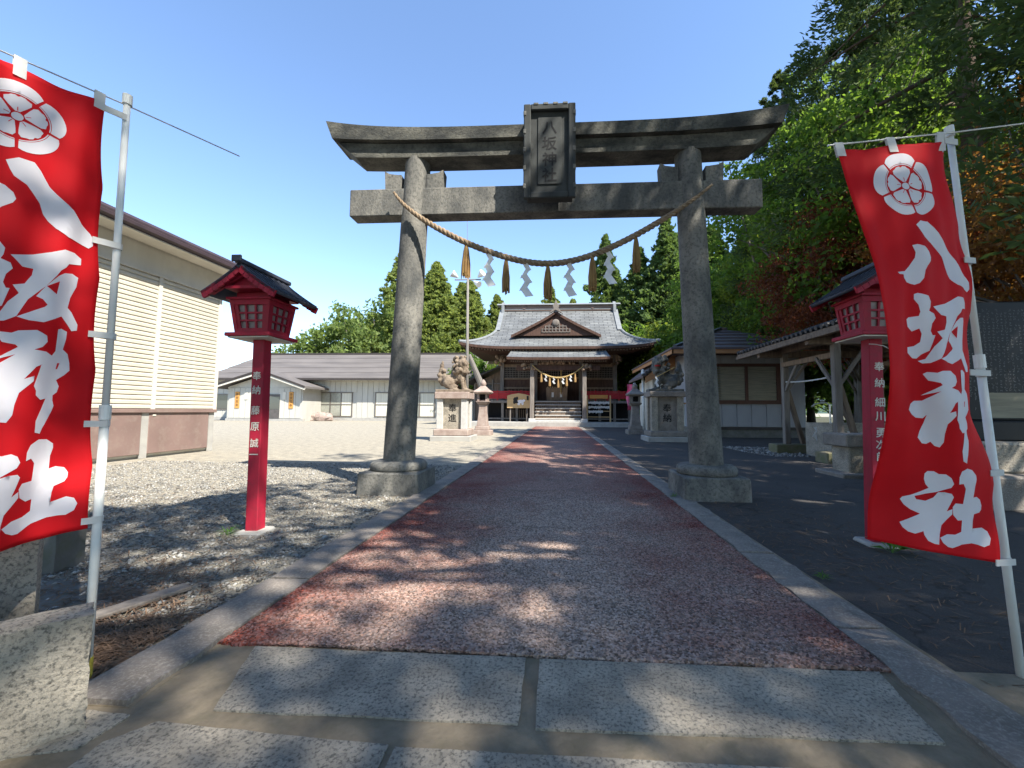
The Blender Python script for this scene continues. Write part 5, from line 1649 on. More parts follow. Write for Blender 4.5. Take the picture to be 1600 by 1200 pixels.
fb_ = thing('small_banner', (5.35, 30.5, 0), 'small pink and white banner standing beside the right end of the shrine veranda', 'banner')
MB().tube([(5.55, 30.5, 0), (5.55, 30.5, 3.3)], 0.03, 8).build('pole', 'white_plastic', fb_)
g = [[(5.05 + 0.5 * u + 0.05 * math.sin(v * 9), 30.5 + 0.08 * math.sin(6 * u + 5 * v), 3.2 - 1.9 * v) for u in np.linspace(0, 1, 7)] for v in np.linspace(0, 1, 16)]
MB().grid(g).build('cloth', 'pink_banner', fb_, smooth=True, fix=False)
tag(MB().tube([(4.95, 24.0, 0), (4.9, 24.0, 3.55)], 0.085, 12).lathe((4.9, 24.0), [(0.1, 3.55), (0.1, 3.6), (0.02, 3.64)], 12).build('white_post', 'white_plastic', smooth=True), 'white post behind the right stone lantern', 'post')

# ------------------------------------------------------------------ grey shrine office at the right
of = thing('shrine_office', (9, 20, 0), 'grey panelled shrine office with brown hipped roof at the right', 'building')
def office():
    YW = 20.0
    MB().box(6.35, YW, 0.3, 11.6, YW + 8, 4.15).build('wall', 'office_wall', of)
    MB().box(6.3, YW - 0.02, -0.02, 11.7, YW + 7.9, 0.36).build('foundation', 'concrete_dark', of)
    MB().box(6.3, YW - 0.07, 0.36, 11.7, YW - 0.0, 0.5).build('sill_strip', 'trim_dark', of)
    pm = MB().box(0, 0, 0, 0.655, 0.045, 1.0).mesh('wall_panel', 'office_wall')
    for i in range(7):
        x = 6.4 + i * 0.68
        w0 = 7.5 < x + 0.33 < 10.4
        for z0, z1 in (((0.52, 1.62), (3.48, 4.12)) if w0 else ((0.52, 4.12),)):
            o = link('wall_panel', pm, of, (x, YW - 0.06, z0))
            o.scale = (1, 1, z1 - z0)
    fr = MB()
    for x0, x1, z0, z1 in ((7.35, 10.45, 3.36, 3.5), (7.35, 10.45, 1.58, 1.76), (7.35, 7.52, 1.76, 3.36), (10.28, 10.45, 1.76, 3.36), (8.84, 8.96, 1.76, 3.36)):
        fr.box(x0, YW - 0.12, z0, x1, YW - 0.02, z1)
    wf = fr.build('window', 'brown_frame', of)
    for x0, x1 in ((7.54, 8.83), (8.97, 10.27)):
        MB().box(x0, YW - 0.06, 1.77, x1, YW - 0.045, 3.35).build('pane', 'blind', wf)
        sl = MB()
        for k in range(13):
            sl.box(x0, YW - 0.075, 1.8 + k * 0.12, x1, YW - 0.061, 1.86 + k * 0.12)
        sl.build('blind_slats', 'blind', wf)
    # hipped roof in stepped courses
    xl, xr, yf, yb, ze = 5.15, 12.6, 18.9, 29, 4.05
    n = 6
    for i in range(n):
        t0, t1 = i / n, (i + 1) / n
        def ring(t, dz):
            ins = 3.6 * t
            return [(xl + ins, yf + ins, ze + 1.55 * t + dz), (xr - ins, yf + ins, ze + 1.55 * t + dz), (xr - ins, yb - ins, ze + 1.55 * t + dz), (xl + ins, yb - ins, ze + 1.55 * t + dz)]
        a, b = ring(t0, 0.09), ring(t1, 0.02)
        c = ring(t0, 0.0)
        MB().add(c + a + b, [(0, 1, 5, 4), (1, 2, 6, 5), (2, 3, 7, 6), (3, 0, 4, 7), (4, 5, 9, 8), (5, 6, 10, 9), (6, 7, 11, 10), (7, 4, 8, 11)]).build('roof_course', 'office_roof', of, fix=False)
    MB().box(8.65, 22.4, 5.55, 9.1, 25.6, 5.75).build('ridge_block', 'office_roof', of, bevel=0.03)
    MB().beam((5.4, 19.15, 4.2), (8.7, 22.45, 5.66), 0.22, 0.16).build('hip_roll', 'tile_black', of)
    MB().box(5.2, 18.93, 3.86, 12.6, 18.99, 4.05).build('eave_fascia', 'orange_wood', of)
    MB().box(5.2, 18.93, 3.86, 5.26, 29, 4.05).build('eave_fascia', 'orange_wood', of)
    MB().box(5.27, 19.0, 3.9, 12.6, 20.0, 3.95).build('soffit', 'shrine_wood', of)
    # left wing entrance gable with orange barge
    MB().add([(4.6, 22.5, 3.15), (6.4, 22.5, 4.6), (6.4, 27, 4.6), (4.6, 27, 3.15), (4.6, 22.5, 3.03), (6.4, 22.5, 4.46), (6.4, 27, 4.46), (4.6, 27, 3.03)],
             [(0, 1, 2, 3), (7, 6, 5, 4), (0, 4, 5, 1), (0, 3, 7, 4)]).build('wing_roof', 'office_roof', of)
    MB().prism([(4.75, 2.75), (6.4, 3.6), (6.4, 4.4), (4.75, 3.1)], 'y', 22.55, 22.63).build('wing_barge', 'orange_wood', of)
    MB().prism([(5.2, 0), (6.4, 0), (6.4, 3.6), (5.2, 2.98)], 'y', 22.9, 26.5).build('wing_wall', 'cream_band', of)
    MB().box(5.25, 22.8, 0.3, 5.95, 22.89, 2.4).build('wing_door', 'door_dark', of)
    tl = MB()
    for k in range(11):
        t = k / 10
        x, z = 4.62 + 1.75 * t, 3.2 + 1.4 * t
        tl.tube([(x, 22.4, z), (x, 22.7, z)], 0.075, 8)
    tl.build('verge_tiles', 'tile_black', of)
office()
cb = thing('utility_cabinet', (5.35, 19.2, 0), 'small white cabinet on a stone block behind the right lion pedestal', 'cabinet')
MB().box(5.2, 19.0, 0.55, 5.75, 19.4, 1.55).build('body', 'white_plastic', cb, bevel=0.015)
MB().box(5.1, 18.9, 0.0, 5.85, 19.5, 0.55).build('block', 'concrete', cb, bevel=0.02)
MB().box(5.15, 18.95, 1.551, 5.8, 19.45, 1.61).build('top_board', 'orange_wood', cb)

# ------------------------------------------------------------------ water pavilion
tz = thing('water_pavilion', (8.2, 11.5, 0), 'open timber hand-washing pavilion with tiled roof right of the path', 'pavilion')
def temizuya():
    posts = [(6.75, 10.35), (6.85, 12.8), (9.5, 10.4), (9.6, 12.85)]
    for i, (x, y) in enumerate(posts):
        MB().box(x - 0.08, y - 0.08, 0.26, x + 0.08, y + 0.08, 3.0).build('post', 'grey_wood' if i < 2 else 'old_wood', tz, bevel=0.01)
        # splayed inner leg of each post
        MB().beam((x + (0.5 if x < 8 else -0.5), y + 0.05, 0.26), (x + 0.08 if x < 8 else x - 0.08, y + 0.05, 1.9), 0.11, 0.11).build('splayed_leg', 'old_wood', tz)
        MB().box(x - 0.42, y - 0.24, -0.02, x + 0.75, y + 0.26, 0.26).build('post_footing', 'mossy', tz, bevel=0.02)
    for y in (10.38, 12.83):
        MB().box(6.1, y - 0.08, 2.86, 10.2, y + 0.08, 3.06).build('tie_beam', 'old_wood', tz, bevel=0.01)
    for x in (6.8, 9.55):
        MB().box(x - 0.08, 9.5, 2.95, x + 0.08, 13.7, 3.15).build('plate_beam', 'old_wood', tz, bevel=0.01)
        MB().box(x - 0.05, 10.4, 2.56, x + 0.05, 12.8, 2.7).build('rail', 'shrine_wood_pale', tz, bevel=0.01)
    for (x, y) in posts[:2]:
        s = 1 if y < 11 else -1
        MB().beam((x - 0.02, y + s * 0.06, 1.85), (x - 0.02, y + s * 0.72, 2.62), 0.06, 0.08).build('brace', 'grey_wood', tz)
        MB().beam((x + 0.06, y + 0.02, 1.85), (x + 0.75, y + 0.02, 2.85), 0.06, 0.08).build('brace', 'grey_wood', tz)
    # roof: ridge along y
    xr, zr = 8.2, 3.74
    for s in (-1, 1):
        xe = xr + s * 2.15
        ze = 3.12
        ya, yb = 9.0, 14.15
        MB().add([(xe, ya, ze), (xr, ya, zr), (xr, yb, zr), (xe, yb, ze), (xe, ya, ze - 0.07), (xr, ya, zr - 0.07), (xr, yb, zr - 0.07), (xe, yb, ze - 0.07)],
                 [(0, 1, 2, 3), (7, 6, 5, 4), (0, 4, 5, 1), (3, 2, 6, 7), (0, 3, 7, 4)]).build('roof_deck', 'old_wood', tz)
        n = 26
        rt_ = MB().tube([(0, 0, 0.02), (xr - xe, 0, zr - ze + 0.02)], 0.055, 8)
        me = rt_.mesh('roof_tile_row', 'tile_black')
        for i in range(n):
            y = ya + 0.08 + (yb - ya - 0.16) * i / (n - 1)
            link('roof_tile_row', me, tz, (xe - s * -0.03, y, ze + 0.03))
        MB().add([(xe, ya, ze + .025), (xr, ya, zr + .025), (xr, yb, zr + .025), (xe, yb, ze + .025)], [(0, 1, 2, 3)]).build('tile_bed', 'tile_black', tz, fix=False)
        rf = MB()
        for i in range(12):
            y = ya + 0.15 + i * (yb - ya - .3) / 11
            rf.beam((xe - s * 0.05, y, ze - 0.12), (xr, y, zr - 0.14), 0.06, 0.08)
        rf.build('rafters', 'old_wood', tz)
        MB().box(xe - 0.05, ya, ze - 0.16, xe + 0.05, yb, ze - 0.075).build('eave_board', 'old_wood', tz)
    MB().tube([(xr, 8.95, zr + 0.1), (xr, 14.2, zr + 0.1)], 0.14, 10).build('ridge_tile', 'tile_black', tz)
    for y in (9.05, 14.1):
        MB().prism([(7.2, 3.2), (9.2, 3.2), (8.2, 3.6)], 'y', y + (0.6 if y < 10 else -0.66), y + (0.66 if y < 10 else -0.6)).build('gable_board', 'old_wood', tz)
temizuya()
ba = thing('stone_basin', (7.9, 11.6, 0), 'square granite water basin under the pavilion, hung with paper streamers', 'basin')
def basin():
    x0, x1, y0, y1, z1 = 7.05, 8.9, 11.05, 12.2, 0.92
    bm = MB().box(x0, y0, -0.02, x1, y1, z1 - 0.12)
    bm.box(x0, y0, z1 - 0.12, x1, y0 + 0.16, z1).box(x0, y1 - 0.16, z1 - 0.12, x1, y1, z1).box(x0, y0 + 0.16, z1 - 0.12, x0 + 0.16, y1 - 0.16, z1).box(x1 - 0.16, y0 + 0.16, z1 - 0.12, x1, y1 - 0.16, z1)
    bm.build('trough', 'granite', ba)
    MB().box(x0 + 0.16, y0 + 0.16, z1 - 0.119, x1 - 0.16, y1 - 0.16, z1 - 0.06).build('water', 'glass', ba)
    for x in (7.45, 7.95, 8.45):
        shide(x, y0 - 0.03, 0.72, 0.12, 0.14, 3, ba)
    shide(7.03, 11.7, 0.8, 0.12, 0.13, 3, ba)
basin()
fc = thing('bamboo_spout', (7.4, 11.9, 0.92), 'bent metal water spout above the basin', 'tap')
MB().tube([(7.55, 11.9, 0.9), (7.55, 11.9, 1.42), (7.4, 11.85, 1.48), (7.1, 11.8, 1.44), (7.0, 11.8, 1.36)], 0.022, 8).build('pipe', 'metal_rod', fc)
MB().ball((7.3, 11.82, 1.53), (0.06, 0.03, 0.03), 8, 6).build('handle', 'metal_rod', fc)
tag(twisted(MB(), [(6.78 + 0.06 * t, 10.3 + 2.5 * t, 2.12 - 0.22 * t * (1 - t)) for t in np.linspace(0, 1, 60)], [0.022] * 60, 0.16).build('thin_rope', 'paper'), 'thin white twisted rope strung between the pavilion posts', 'rope')

# ------------------------------------------------------------------ dark tablet and granite base
st = thing('stone_tablet', (6.6, 6.5, 0), 'large dark polished stone tablet with engraved lines behind the right banner', 'monument')
MB().box(5.75, 6.3, 1.1, 8.8, 6.55, 2.84).build('tablet', 'stele_black', st, bevel=0.02)
MB().box(5.65, 6.1, 0.82, 8.9, 6.75, 1.1).build('tablet_foot', 'stele_black', st, bevel=0.02)
MB().box(5.55, 5.75, 0.42, 9.2, 7.2, 0.82).build('upper_base', 'granite', st, bevel=0.03)
MB().box(5.3, 5.5, -0.02, 9.5, 7.5, 0.42).build('lower_base', 'granite_dark', st, bevel=0.03)
en = MB()
rnd = random.Random(3)
for col_ in range(46):
    x = 5.9 + col_ * 0.06
    z = 2.7
    zend = 1.25 + rnd.random() * 0.3
    while z > zend:
        if rnd.random() < 0.82:
            for q in range(3):
                a = rnd.uniform(-.016, .012)
                c = rnd.uniform(-.014, .014)
                if rnd.random() < .5:
                    en.add([(x + a, 6.297, z + c), (x + a + .02, 6.297, z + c), (x + a + .02, 6.297, z + c + .004), (x + a, 6.297, z + c + .004)], [(0, 1, 2, 3)])
                else:
                    en.add([(x + c, 6.297, z + a), (x + c + .004, 6.297, z + a), (x + c + .004, 6.297, z + a + .02), (x + c, 6.297, z + a + .02)], [(0, 1, 2, 3)])
        z -= 0.045
en.build('engraved_lines', 'stele_print', st, fix=False)
pb_ = MB().box(6.2, 6.29, 1.14, 7.6, 6.298, 1.5).build('inscribed_plate', 'blind', st)
gp = thing('granite_post', (5.6, 8.3, 0), 'low granite block with flat top beside the right lantern', 'stone block')
MB().box(5.45, 8.1, -0.02, 6.0, 8.6, 0.56).build('block', 'granite', gp, bevel=0.02)
MB().box(5.35, 8.0, 0.56, 6.2, 8.7, 0.8).build('top_slab', 'granite_dark', gp, bevel=0.02)
MB().box(5.2, 7.9, -0.03, 6.1, 8.75, 0.08).build('foot_slab', 'granite_dark', gp, bevel=0.02)

# ------------------------------------------------------------------ gate stones bottom left, plank, concrete stub
gb = MB()
ca, sa = math.cos(R(78)), math.sin(R(78))
def rough_block(name, c, half, rot, z0, z1, m, label, cat, jit=0.02, cuts=6):
    bm = bmesh.new()
    bmesh.ops.create_cube(bm, size=2.0)
    bmesh.ops.subdivide_edges(bm, edges=bm.edges[:], cuts=cuts, use_grid_fill=True)
    M4 = Matrix.Rotation(rot, 4, 'Z')
    for v in bm.verts:
        k = sum(1 for q in v.co if abs(q) > 0.999)
        p = Vector((v.co.x * half[0], v.co.y * half[1], (z0 + z1) / 2 + v.co.z * (z1 - z0) / 2))
        sh_ = 0.0 if k < 2 else -0.006 * (k - 1)
        p.x += math.copysign(sh_, v.co.x) + random.uniform(-jit, jit) * 0.35
        p.y += math.copysign(sh_, v.co.y) + random.uniform(-jit, jit) * 0.35
        if v.co.z > -0.99:
            p.z += sh_ + random.uniform(-jit, jit) * 0.3
        v.co = M4 @ p
        v.co.x += c[0]
        v.co.y += c[1]
    me = bpy.data.meshes.new(name)
    bm.to_mesh(me)
    bm.free()
    me.polygons.foreach_set('use_smooth', [True] * len(me.polygons))
    me.set_sharp_from_angle(angle=R(50))
    me.materials.append(MATS[m])
    return tag(link(name, me), label, cat)
rough_block('gate_stone', (-2.05, 1.27), (0.36, 0.07), R(50), -0.03, 0.43, 'granite', 'big rough pale granite block in the bottom left corner', 'stone block', 0.012, 10)
rough_block('gate_post', (-2.57, 1.72), (0.17, 0.14), R(50), -0.03, 1.7, 'granite', 'granite gate post behind the left banner, above the rough block', 'post', 0.006, 8)
rough_block('concrete_stub', (-3.95, 2.9), (0.3, 0.1), R(6), -0.03, 0.4, 'concrete_dark', 'grey concrete wall stub behind the left banner pole', 'wall', 0.008, 5)
tag(MB().beam((-2.7, 2.05, 0.02), (-2.45, 2.66, 0.024), 0.11, 0.028).build('plank', 'grey_wood', bevel=0.006), 'weathered plank lying on the gravel by the left banner pole', 'plank')
tag(MB().add([(-3.7, 2.05, 0.006), (-2.74, 2.05, 0.006), (-2.52, 2.62, 0.008), (-3.5, 2.75, 0.006), (-3.7, 2.05, -.03), (-2.74, 2.05, -.03), (-2.52, 2.62, -.03), (-3.5, 2.75, -.03)], [(0, 1, 2, 3), (0, 4, 5, 1), (1, 5, 6, 2), (2, 6, 7, 3)]).build('concrete_slab', 'concrete_dark'), 'flat concrete slab sunk in the gravel beside the plank', 'slab')
# ------------------------------------------------------------------ vegetation
def unit(v):
    return v / np.maximum(np.linalg.norm(v, axis=-1, keepdims=True), 1e-9)
def leaf_mesh(name, c, l, w, m, axis=None, spread=1.0, up=0.0):
    n = len(c)
    a = unit(RNG.normal(size=(n, 3))) if axis is None else unit(axis + RNG.normal(size=(n, 3)) * spread)
    t = RNG.normal(size=(n, 3))
    t[:, 2] *= (1 - up)
    b = unit(np.cross(a, t))
    l = (l * RNG.uniform(0.6, 1.35, n))[:, None]
    w = (w * RNG.uniform(0.6, 1.35, n))[:, None]
    v = np.stack([c - a * l * .5, c + b * w * .5 + a * l * .08, c + a * l * .5, c - b * w * .5 + a * l * .08], 1).reshape(-1, 3)
    return fastmesh(name, v, np.arange(4 * n).reshape(-1, 4), m)
def trunk_mesh(h, r, limbs, m, lean=(0, 0), top=0.12):
    mb = MB()
    k = 9
    pts = [(lean[0] * t ** 1.5 + 0.04 * r * math.sin(5 * t), lean[1] * t ** 1.5 + 0.04 * r * math.cos(4 * t), h * t) for t in np.linspace(0, 1, k)]
    rad = [r * (1.25 if i == 0 else 1.0) * (1 - (1 - top) * t) for i, t in enumerate(np.linspace(0, 1, k))]
    mb.tube(pts, rad, 12)
    for p, q, r0 in limbs:
        p, q = Vector(p), Vector(q)
        mid = (p + q) / 2 + Vector((random.uniform(-.1, .1), random.uniform(-.1, .1), random.uniform(-.05, .12))) * (q - p).length
        mb.tube([p, mid, q], [r0, r0 * 0.65, r0 * 0.25], 6)
    return mb.mesh('trunk', m, smooth=True)

def conifer(h, rad, clumps, per, ls, m, bark, base=0.12, clump_r=0.55, shape=0.85, droop=0.25, narrow=1.0, tr=None, asp=0.5, seed=0):
    """cone-shaped evergreen: whorled limbs carrying clumps of foliage"""
    rs = np.random.default_rng(seed + 100)
    tr = tr or h * 0.011 + 0.06
    t = rs.random(clumps) ** 0.8
    t = base + (1 - base) * t
    rmax = rad * np.clip((1 - t) / (1 - base), 0, 1) ** shape + 0.12
    az = rs.random(clumps) * 2 * math.pi
    lobes = 1 + 0.24 * np.sin(az * 3 + t * 14) + 0.2 * np.sin(az * 5 - t * 31 + seed)
    rr_ = rmax * lobes * (0.35 + 0.68 * np.sqrt(rs.random(clumps)))
    z = h * t - droop * rr_ + rs.normal(0, 0.02 * h, clumps) * (1 - t)
    z = np.minimum(z, h)
    cc = np.stack([rr_ * np.cos(az), rr_ * np.sin(az), z], -1)
    cr = clump_r * (0.5 + 0.6 * rs.random(clumps)) * (0.2 + 0.8 * np.clip((1 - t) * 2.0, 0, 1))
    off = rs.normal(size=(clumps, per, 3))
    off = unit(off) * (rs.random((clumps, per, 1)) ** 0.45)
    off[..., 2] *= 0.72
    c = (cc[:, None, :] + off * cr[:, None, None]).reshape(-1, 3)
    outw = unit(np.stack([np.cos(az), np.sin(az), np.full(clumps, 0.25)], -1))
    ax = np.repeat(outw, per, 0) * 0.8 + unit(off.reshape(-1, 3)) * 0.7
    crown = leaf_mesh('crown', c, ls, ls * asp, m, axis=ax, spread=0.55)
    limbs = []
    for i in range(0, clumps, max(1, clumps // 60)):
        limbs.append(((0, 0, max(0.3, z[i] + droop * rr_[i] * 0.6)), tuple(cc[i]), 0.03 + 0.012 * rr_[i]))
    return crown, trunk_mesh(h * 0.97, tr, limbs, bark, top=0.08)

def broadleaf(h, rad, clumps, per, ls, m, bark, base=0.3, clump_r=0.8, tr=0.2, lean=(0, 0), seed=0, asp=0.6, flat=0.75, layers=False):
    rs = np.random.default_rng(seed + 500)
    zc = h * (1 + base) / 2
    hz = h * (1 - base) / 2
    d = unit(rs.normal(size=(clumps, 3)))
    q = rs.random((clumps, 1)) ** 0.4
    lob = 1 + 0.22 * np.sin(d[:, :1] * 5 + seed) * np.cos(d[:, 1:2] * 4 + 2 * d[:, 2:3])
    cc = d * q * lob * np.array([[rad, rad, hz]]) + np.array([[lean[0], lean[1], zc]])
    cr = clump_r * (0.5 + 0.8 * rs.random(clumps))
    off = unit(rs.normal(size=(clumps, per, 3))) * (rs.random((clumps, per, 1)) ** 0.5)
    off[..., 2] *= 0.45 if layers else flat
    c = (cc[:, None, :] + off * cr[:, None, None]).reshape(-1, 3)
    crown = leaf_mesh('crown', c, ls, ls * asp, m, up=0.0)
    if layers:
        pass
    limbs = []
    for i in range(0, clumps, max(1, clumps // 40)):
        zb = h * (base * 0.6 + 0.35 * rs.random())
        f = zb / h
        limbs.append(((lean[0] * f ** 1.5, lean[1] * f ** 1.5, zb), tuple(cc[i]), 0.3 * tr))
    return crown, trunk_mesh(h * 0.75, tr, limbs, bark, lean=(lean[0] * .65, lean[1] * .65), top=0.25)

def plant_tree(name, cm, loc, rot, sc, label, cat='tree', group=None):
    root = thing(name, (0, 0, 0), label, cat, group)
    link('crown', cm[0], root)
    link('trunk', cm[1], root)
    root.location = loc
    root.rotation_euler = (0, 0, rot)
    root.scale = sc if hasattr(sc, '__len__') else (sc, sc, sc)
    return root

FC = [conifer(21.5, 7.2, 1150, 26, 0.52, 'leaf_conifer_far', 'bark_cedar', base=0.04, clump_r=1.0, shape=0.82, seed=s) for s in (1, 2, 3)]
FC2 = [conifer(22.5, 6.0, 950, 28, 0.46, 'leaf_conifer', 'bark_cedar', base=0.06, clump_r=0.85, shape=0.9, seed=s) for s in (4, 5)]
FB = [broadleaf(13, 5.2, 200, 60, 0.5, 'leaf_far', 'bark_grey', base=0.08, clump_r=1.3, tr=0.3, seed=s) for s in (1, 2)]
# row behind hall and shrine
far = [
 (FB[0], (-35.0, 58, 0), (1.1, 1.1, 1.0), 'rounded green tree at the left end of the trees behind the hall', 'tree'),
 (FB[1], (-30.0, 60, 0), (1.2, 1.2, 1.28), 'bushy green tree second from left behind the hall roof', 'tree'),
 (FB[0], (-25.5, 57, 0), (1.0, 1.0, 1.3), 'bushy green tree just left of the tall conifer behind the hall', 'tree'),
 (FC[0], (-22.8, 58, 0), (1.0, 1.0, 1.16), 'tall pointed conifer behind the left torii pillar', 'conifer'),
 (FC[1], (-17.2, 56, 0), (1.1, 1.1, 1.03), 'broad light green conifer just right of the left torii pillar', 'conifer'),
 (FC[2], (-12.6, 57, 0), (0.95, 0.95, 0.92), 'light green conifer behind the loudspeaker pole', 'conifer'),
 (FC[0], (-9.2, 60, 0), (0.8, 0.8, 0.86), 'small light conifer right of the loudspeaker pole', 'conifer'),
 (FC[1], (-6.4, 64, 0), (0.7, 0.7, 0.82), 'conifer tip showing above the left half of the shrine ridge', 'conifer'),
 (FC[2], (-1.2, 62, 0), (0.75, 0.75, 0.95), 'small pointed conifer above the middle of the shrine ridge', 'conifer'),
 (FC[0], (2.4, 66, 0), (0.8, 0.8, 0.9), 'small conifer above the right half of the shrine ridge', 'conifer'),
 (FC2[0], (6.4, 55, 0), (1.0, 1.0, 1.12), 'tall slim conifer above the right end of the shrine roof', 'conifer'),
 (FC2[1], (10.4, 52, 0), (1.05, 1.05, 0.98), 'dark slim conifer right of the shrine roof', 'conifer'),
 (FC2[0], (13.2, 50, 0), (1.05, 1.05, 1.12), 'tall dark conifer just left of the right torii pillar', 'conifer'),
 (FC2[1], (17.5, 47, 0), (1.15, 1.15, 1.0), 'dark conifer behind the right torii pillar', 'conifer'),
 (FC2[0], (21.5, 44, 0), (1.2, 1.2, 1.15), 'dark conifer right of the right torii pillar', 'conifer'),
 (FC2[1], (8.2, 58, 0), (1.1, 1.1, 0.95), 'conifer filling the gap behind the right shrine eave', 'conifer'),
 (FC[1], (-15.0, 62, 0), (1.0, 1.0, 0.98), 'pale conifer deep behind the hall, left of the loudspeaker pole', 'conifer'),
 (FC[2], (-20.2, 62, 0), (1.0, 1.0, 1.02), 'pale conifer peeping out beside the left torii pillar', 'conifer'),
 (FC2[0], (15.5, 54, 0), (1.1, 1.1, 1.1), 'dark conifer deep behind the right torii pillar', 'conifer'),
]
for i, (cm, loc, sc, lab, cat) in enumerate(far):
    plant_tree('conifer_tree' if cat == 'conifer' else 'broadleaf_tree', cm, loc, i * 1.7, sc, lab, cat, 'trees behind the shrine')
BM = [broadleaf(7, 2.6, 120, 70, 0.32, 'leaf_yellow', 'bark_grey', base=0.1, clump_r=0.9, tr=0.16, seed=11)]
BG = [broadleaf(8, 3.2, 150, 80, 0.34, 'leaf_green', 'bark_grey', base=0.1, clump_r=0.95, tr=0.2, seed=12)]
plant_tree('broadleaf_tree', BM[0], (9.6, 37, 0), 0.4, (1.2, 1.2, 1.25), 'yellow green tree between the shrine eave and the right torii pillar')
plant_tree('broadleaf_tree', BG[0], (8.0, 42, 0), 1.4, 1.2, 'dark green tree under the right eave of the shrine')
plant_tree('broadleaf_tree', BG[0], (-9.5, 45, 0), 2.4, 0.9, 'sunlit green tree seen under the left eave of the shrine')
plant_tree('broadleaf_tree', BG[0], (14.6, 21.4, 0), 0.9, (0.8, 0.8, 0.75), 'low bushy tree seen between the pavilion posts beside the office')
plant_tree('broadleaf_tree', BG[0], (17.6, 20.5, 0), 5.1, (0.9, 0.9, 0.8), 'low bushy tree in the gap right of the pavilion posts')
plant_tree('broadleaf_tree', BG[0], (12.5, 33, 0), 3.0, 1.3, 'leafy green tree behind the office roof left of the right pillar')

# forest at the right: maples, cedars
MG = [broadleaf(13, 4.6, 330, 120, 0.19, 'leaf_green', 'bark_grey', base=0.22, clump_r=0.95, tr=0.24, seed=s, layers=True) for s in (21, 22)]
MY = [broadleaf(12, 4.2, 300, 120, 0.18, 'leaf_yellow', 'bark_grey', base=0.25, clump_r=0.9, tr=0.2, seed=s, layers=True) for s in (23,)]
MR = [broadleaf(8, 3.4, 260, 120, 0.13, 'leaf_red', 'bark_grey', base=0.3, clump_r=0.75, tr=0.16, seed=s, layers=True) for s in (24,)]
MZ = [broadleaf(8.5, 3.6, 280, 120, 0.12, 'leaf_bronze', 'bark_grey', base=0.28, clump_r=0.75, tr=0.17, seed=s, layers=True) for s in (25,)]
CE = [conifer(24, 4.4, 430, 170, 0.24, 'leaf_cedar', 'bark_cedar', base=0.2, clump_r=0.95, shape=0.55, droop=0.4, tr=0.32, asp=0.3, seed=s) for s in (31, 32)]
CH = [conifer(27, 4.8, 420, 170, 0.23, 'leaf_cedar', 'bark_cedar', base=0.36, clump_r=0.95, shape=0.5, droop=0.55, tr=0.34, asp=0.3, seed=37)]
right = [
 ('maple_tree', MG[0], (12.0, 17.0, 0), 0.3, (1.12, 1.12, 1.08), 'tall bright green maple rising behind the right end of the torii lintel', 'tree'),
 ('maple_tree', MG[1], (14.0, 19.2, 0), 2.1, (1.0, 1.0, 1.3), 'tallest green maple right of the torii, its top against the sky', 'tree'),
 ('maple_tree', MY[0], (14.5, 24.5, 0), 1.1, (1.1, 1.1, 1.1), 'yellow green tree behind the office roof', 'tree'),
 ('maple_tree', MG[0], (14.4, 28, 0), 4.0, (1.0, 1.0, 1.0), 'dark green tree behind the office', 'tree'),
 ('maple_tree', MG[1], (12.6, 31.5, 0), 5.0, (1.0, 1.0, 1.05), 'leafy green tree rising just right of the right torii pillar', 'tree'),
 ('maple_tree', MR[0], (10.6, 15.0, 0), 0.5, (0.95, 0.95, 1.1), 'red leaved maple above the water pavilion', 'tree'),
 ('maple_tree', MZ[0], (12.3, 10.6, 0), 1.9, (1.0, 1.0, 1.05), 'bronze leaved maple behind the right banner pole', 'tree'),
 ('maple_tree', MZ[0], (15.5, 14.5, 0), 4.4, (1.0, 1.0, 1.0), 'bronze and green maple behind the dark tablet', 'tree'),
 ('cedar_tree', CH[0], (12.2, 12.4, 0), 0.0, (1.0, 1.0, 1.0), 'tall dark cedar with bare trunk above the right banner', 'conifer'),
 ('cedar_tree', CE[1], (13.6, 24.6, 0), 1.2, (0.8, 0.8, 0.92), 'dark cedar top behind the tallest maple', 'conifer'),
 ('cedar_tree', CE[0], (19.5, 22.0, 0), 2.4, (1.0, 1.0, 1.05), 'dark cedar beyond the bronze maple', 'conifer'),
 ('cedar_tree', CE[1], (19, 25, 0), 3.4, (1.0, 1.0, 1.0), 'dark cedar deep in the wood behind the pavilion', 'conifer'),
 ('cedar_tree', CE[0], (22.5, 9.0, 0), 5.0, (1.1, 1.1, 1.0), 'dark cedar at the right edge of the picture', 'conifer'),
 ('cedar_tree', CE[1], (16.4, 21.6, 0), 2.0, (1.0, 1.0, 1.05), 'tallest dark cedar above the maples, cut by the top edge', 'conifer'),
 ('cedar_tree', CE[1], (12.2, 6.3, 0), 4.1, (1.0, 1.0, 0.95), 'dark cedar with drooping sprays in the top right corner', 'conifer'),
 ('cedar_tree', CE[0], (24, 30, 0), 1.0, (1.1, 1.1, 1.0), 'cedar far back in the right wood', 'conifer'),
]
for nm, cm, loc, rot, sc, lab, cat in right:
    plant_tree(nm, cm, loc, rot, sc, lab, cat, 'trees of the wood at the right')
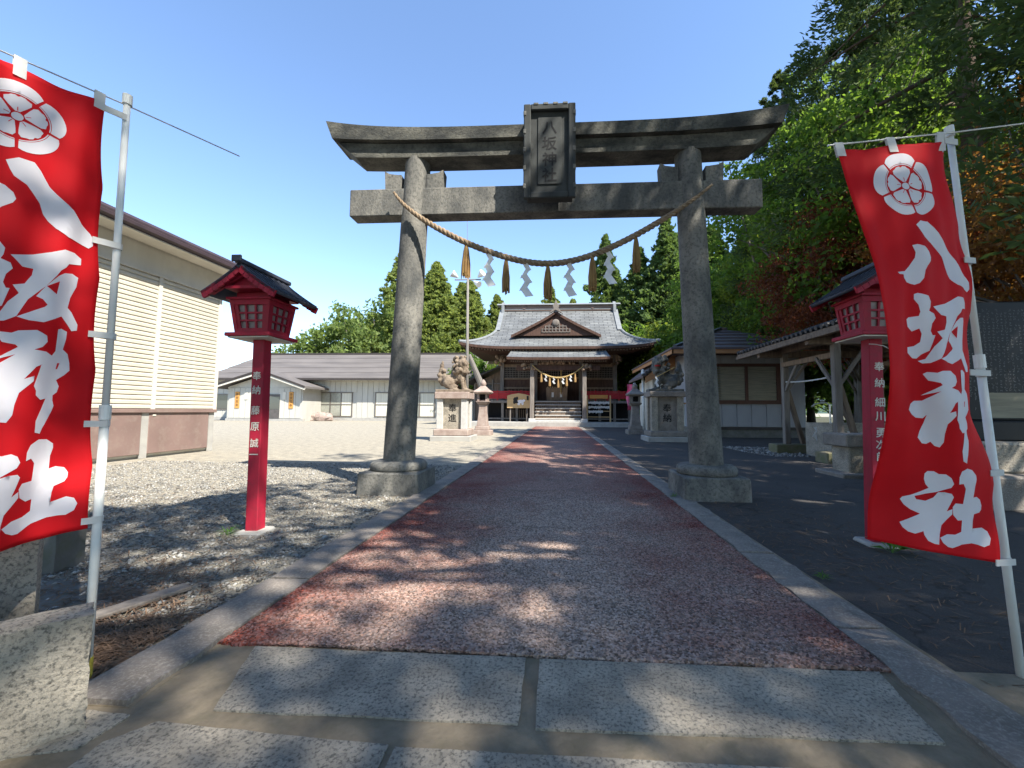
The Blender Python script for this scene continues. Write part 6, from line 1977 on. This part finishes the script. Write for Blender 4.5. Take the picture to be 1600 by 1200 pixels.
# trees behind the viewpoint, out of view
SB = [broadleaf(17, 5.0, 60, 95, 0.24, 'leaf_green', 'bark_grey', base=0.5, clump_r=0.95, tr=0.28, seed=s, layers=True) for s in (41, 42)]
back = [(CE[0], (10.5, -3.0, 0), 0.6, 0.85), (SB[0], (7.2, -0.3, 0), 0.0, 1.0), (SB[1], (1.6, -5.6, 0), 1.0, 1.0), (SB[0], (-0.5, -9.5, 0), 3.0, (1.1, 1.1, 1.2)),
        (SB[1], (9.5, 1.6, 0), 2.3, 1.0), (SB[1], (5.0, -11.5, 0), 4.3, (1.2, 1.2, 1.25)), (SB[0], (10.5, -10, 0), 5.3, (1.2, 1.2, 1.3)),
        (CE[1], (-7, -7, 0), 1.0, 0.9), (CE[0], (-12, -4, 0), 2.0, 0.9), (CE[1], (-4, -13, 0), 3.0, 1.0), (CE[0], (4, -15, 0), 4.0, 1.0)]  # these four are added, out of view, to block sky light
for cm, loc, rot, sc in back:
    plant_tree('shade_tree', cm, loc, rot, sc, 'tall unseen tree behind the viewpoint whose crown dims the entrance', 'tree', 'shade trees behind the viewpoint')

def weed(name, c, n, ln, wd, label):
    mb = MB()
    for i in range(n):
        a = random.random() * 6.283
        l = ln * random.uniform(.6, 1.1)
        d = Vector((math.cos(a), math.sin(a), 0))
        s = Vector((-math.sin(a), math.cos(a), 0))
        z = random.uniform(.25, .8)
        p0 = Vector(c)
        p1 = p0 + d * l * .45 + Vector((0, 0, l * z))
        p2 = p0 + d * l * 1.0 + Vector((0, 0, l * z * .8))
        w = wd * random.uniform(.7, 1.2)
        mb.add([p0, p0.lerp(p1, .6) + s * w * .1, p1 + s * w * .5, p2, p1 - s * w * .5, p0.lerp(p1, .6) - s * w * .1], [(0, 1, 5), (1, 2, 4, 5), (2, 3, 4)])
    return tag(mb.build(name, 'leaf_weed', smooth=True, fix=False), label, 'plant')
weed('broad_leaf_weed', (2.86, 3.78, 0.0), 11, 0.2, 0.085, 'small broad-leaved weed at the foot of the right lantern')
weed('grass_tuft', (-3.12, 3.78, 0.0), 40, 0.13, 0.008, 'small grass tuft at the foot of the left lantern')
weed('grass_tuft', (1.62, 5.9, 0.0), 40, 0.1, 0.008, 'small green tuft beside the right torii footing')
weed('grass_tuft', (1.9, 3.15, 0.0), 30, 0.08, 0.007, 'tiny weed at the edge of the right kerb')

# distant wooded hills
hl_rows = []
for i in range(4):
    row = []
    for k in range(80):
        x = -900 + k * 22
        hgt = (34 + 12 * math.sin(x * 0.012) + 7 * math.sin(x * 0.031 + 1) + 3 * math.sin(x * .11)) * 1.9 * (0, 0.75, 1.0, 0)[i]
        row.append((x, (560, 590, 640, 760)[i], hgt))
    hl_rows.append(row)
struct(MB().grid(hl_rows).build('hills', 'hill_wood', smooth=True))
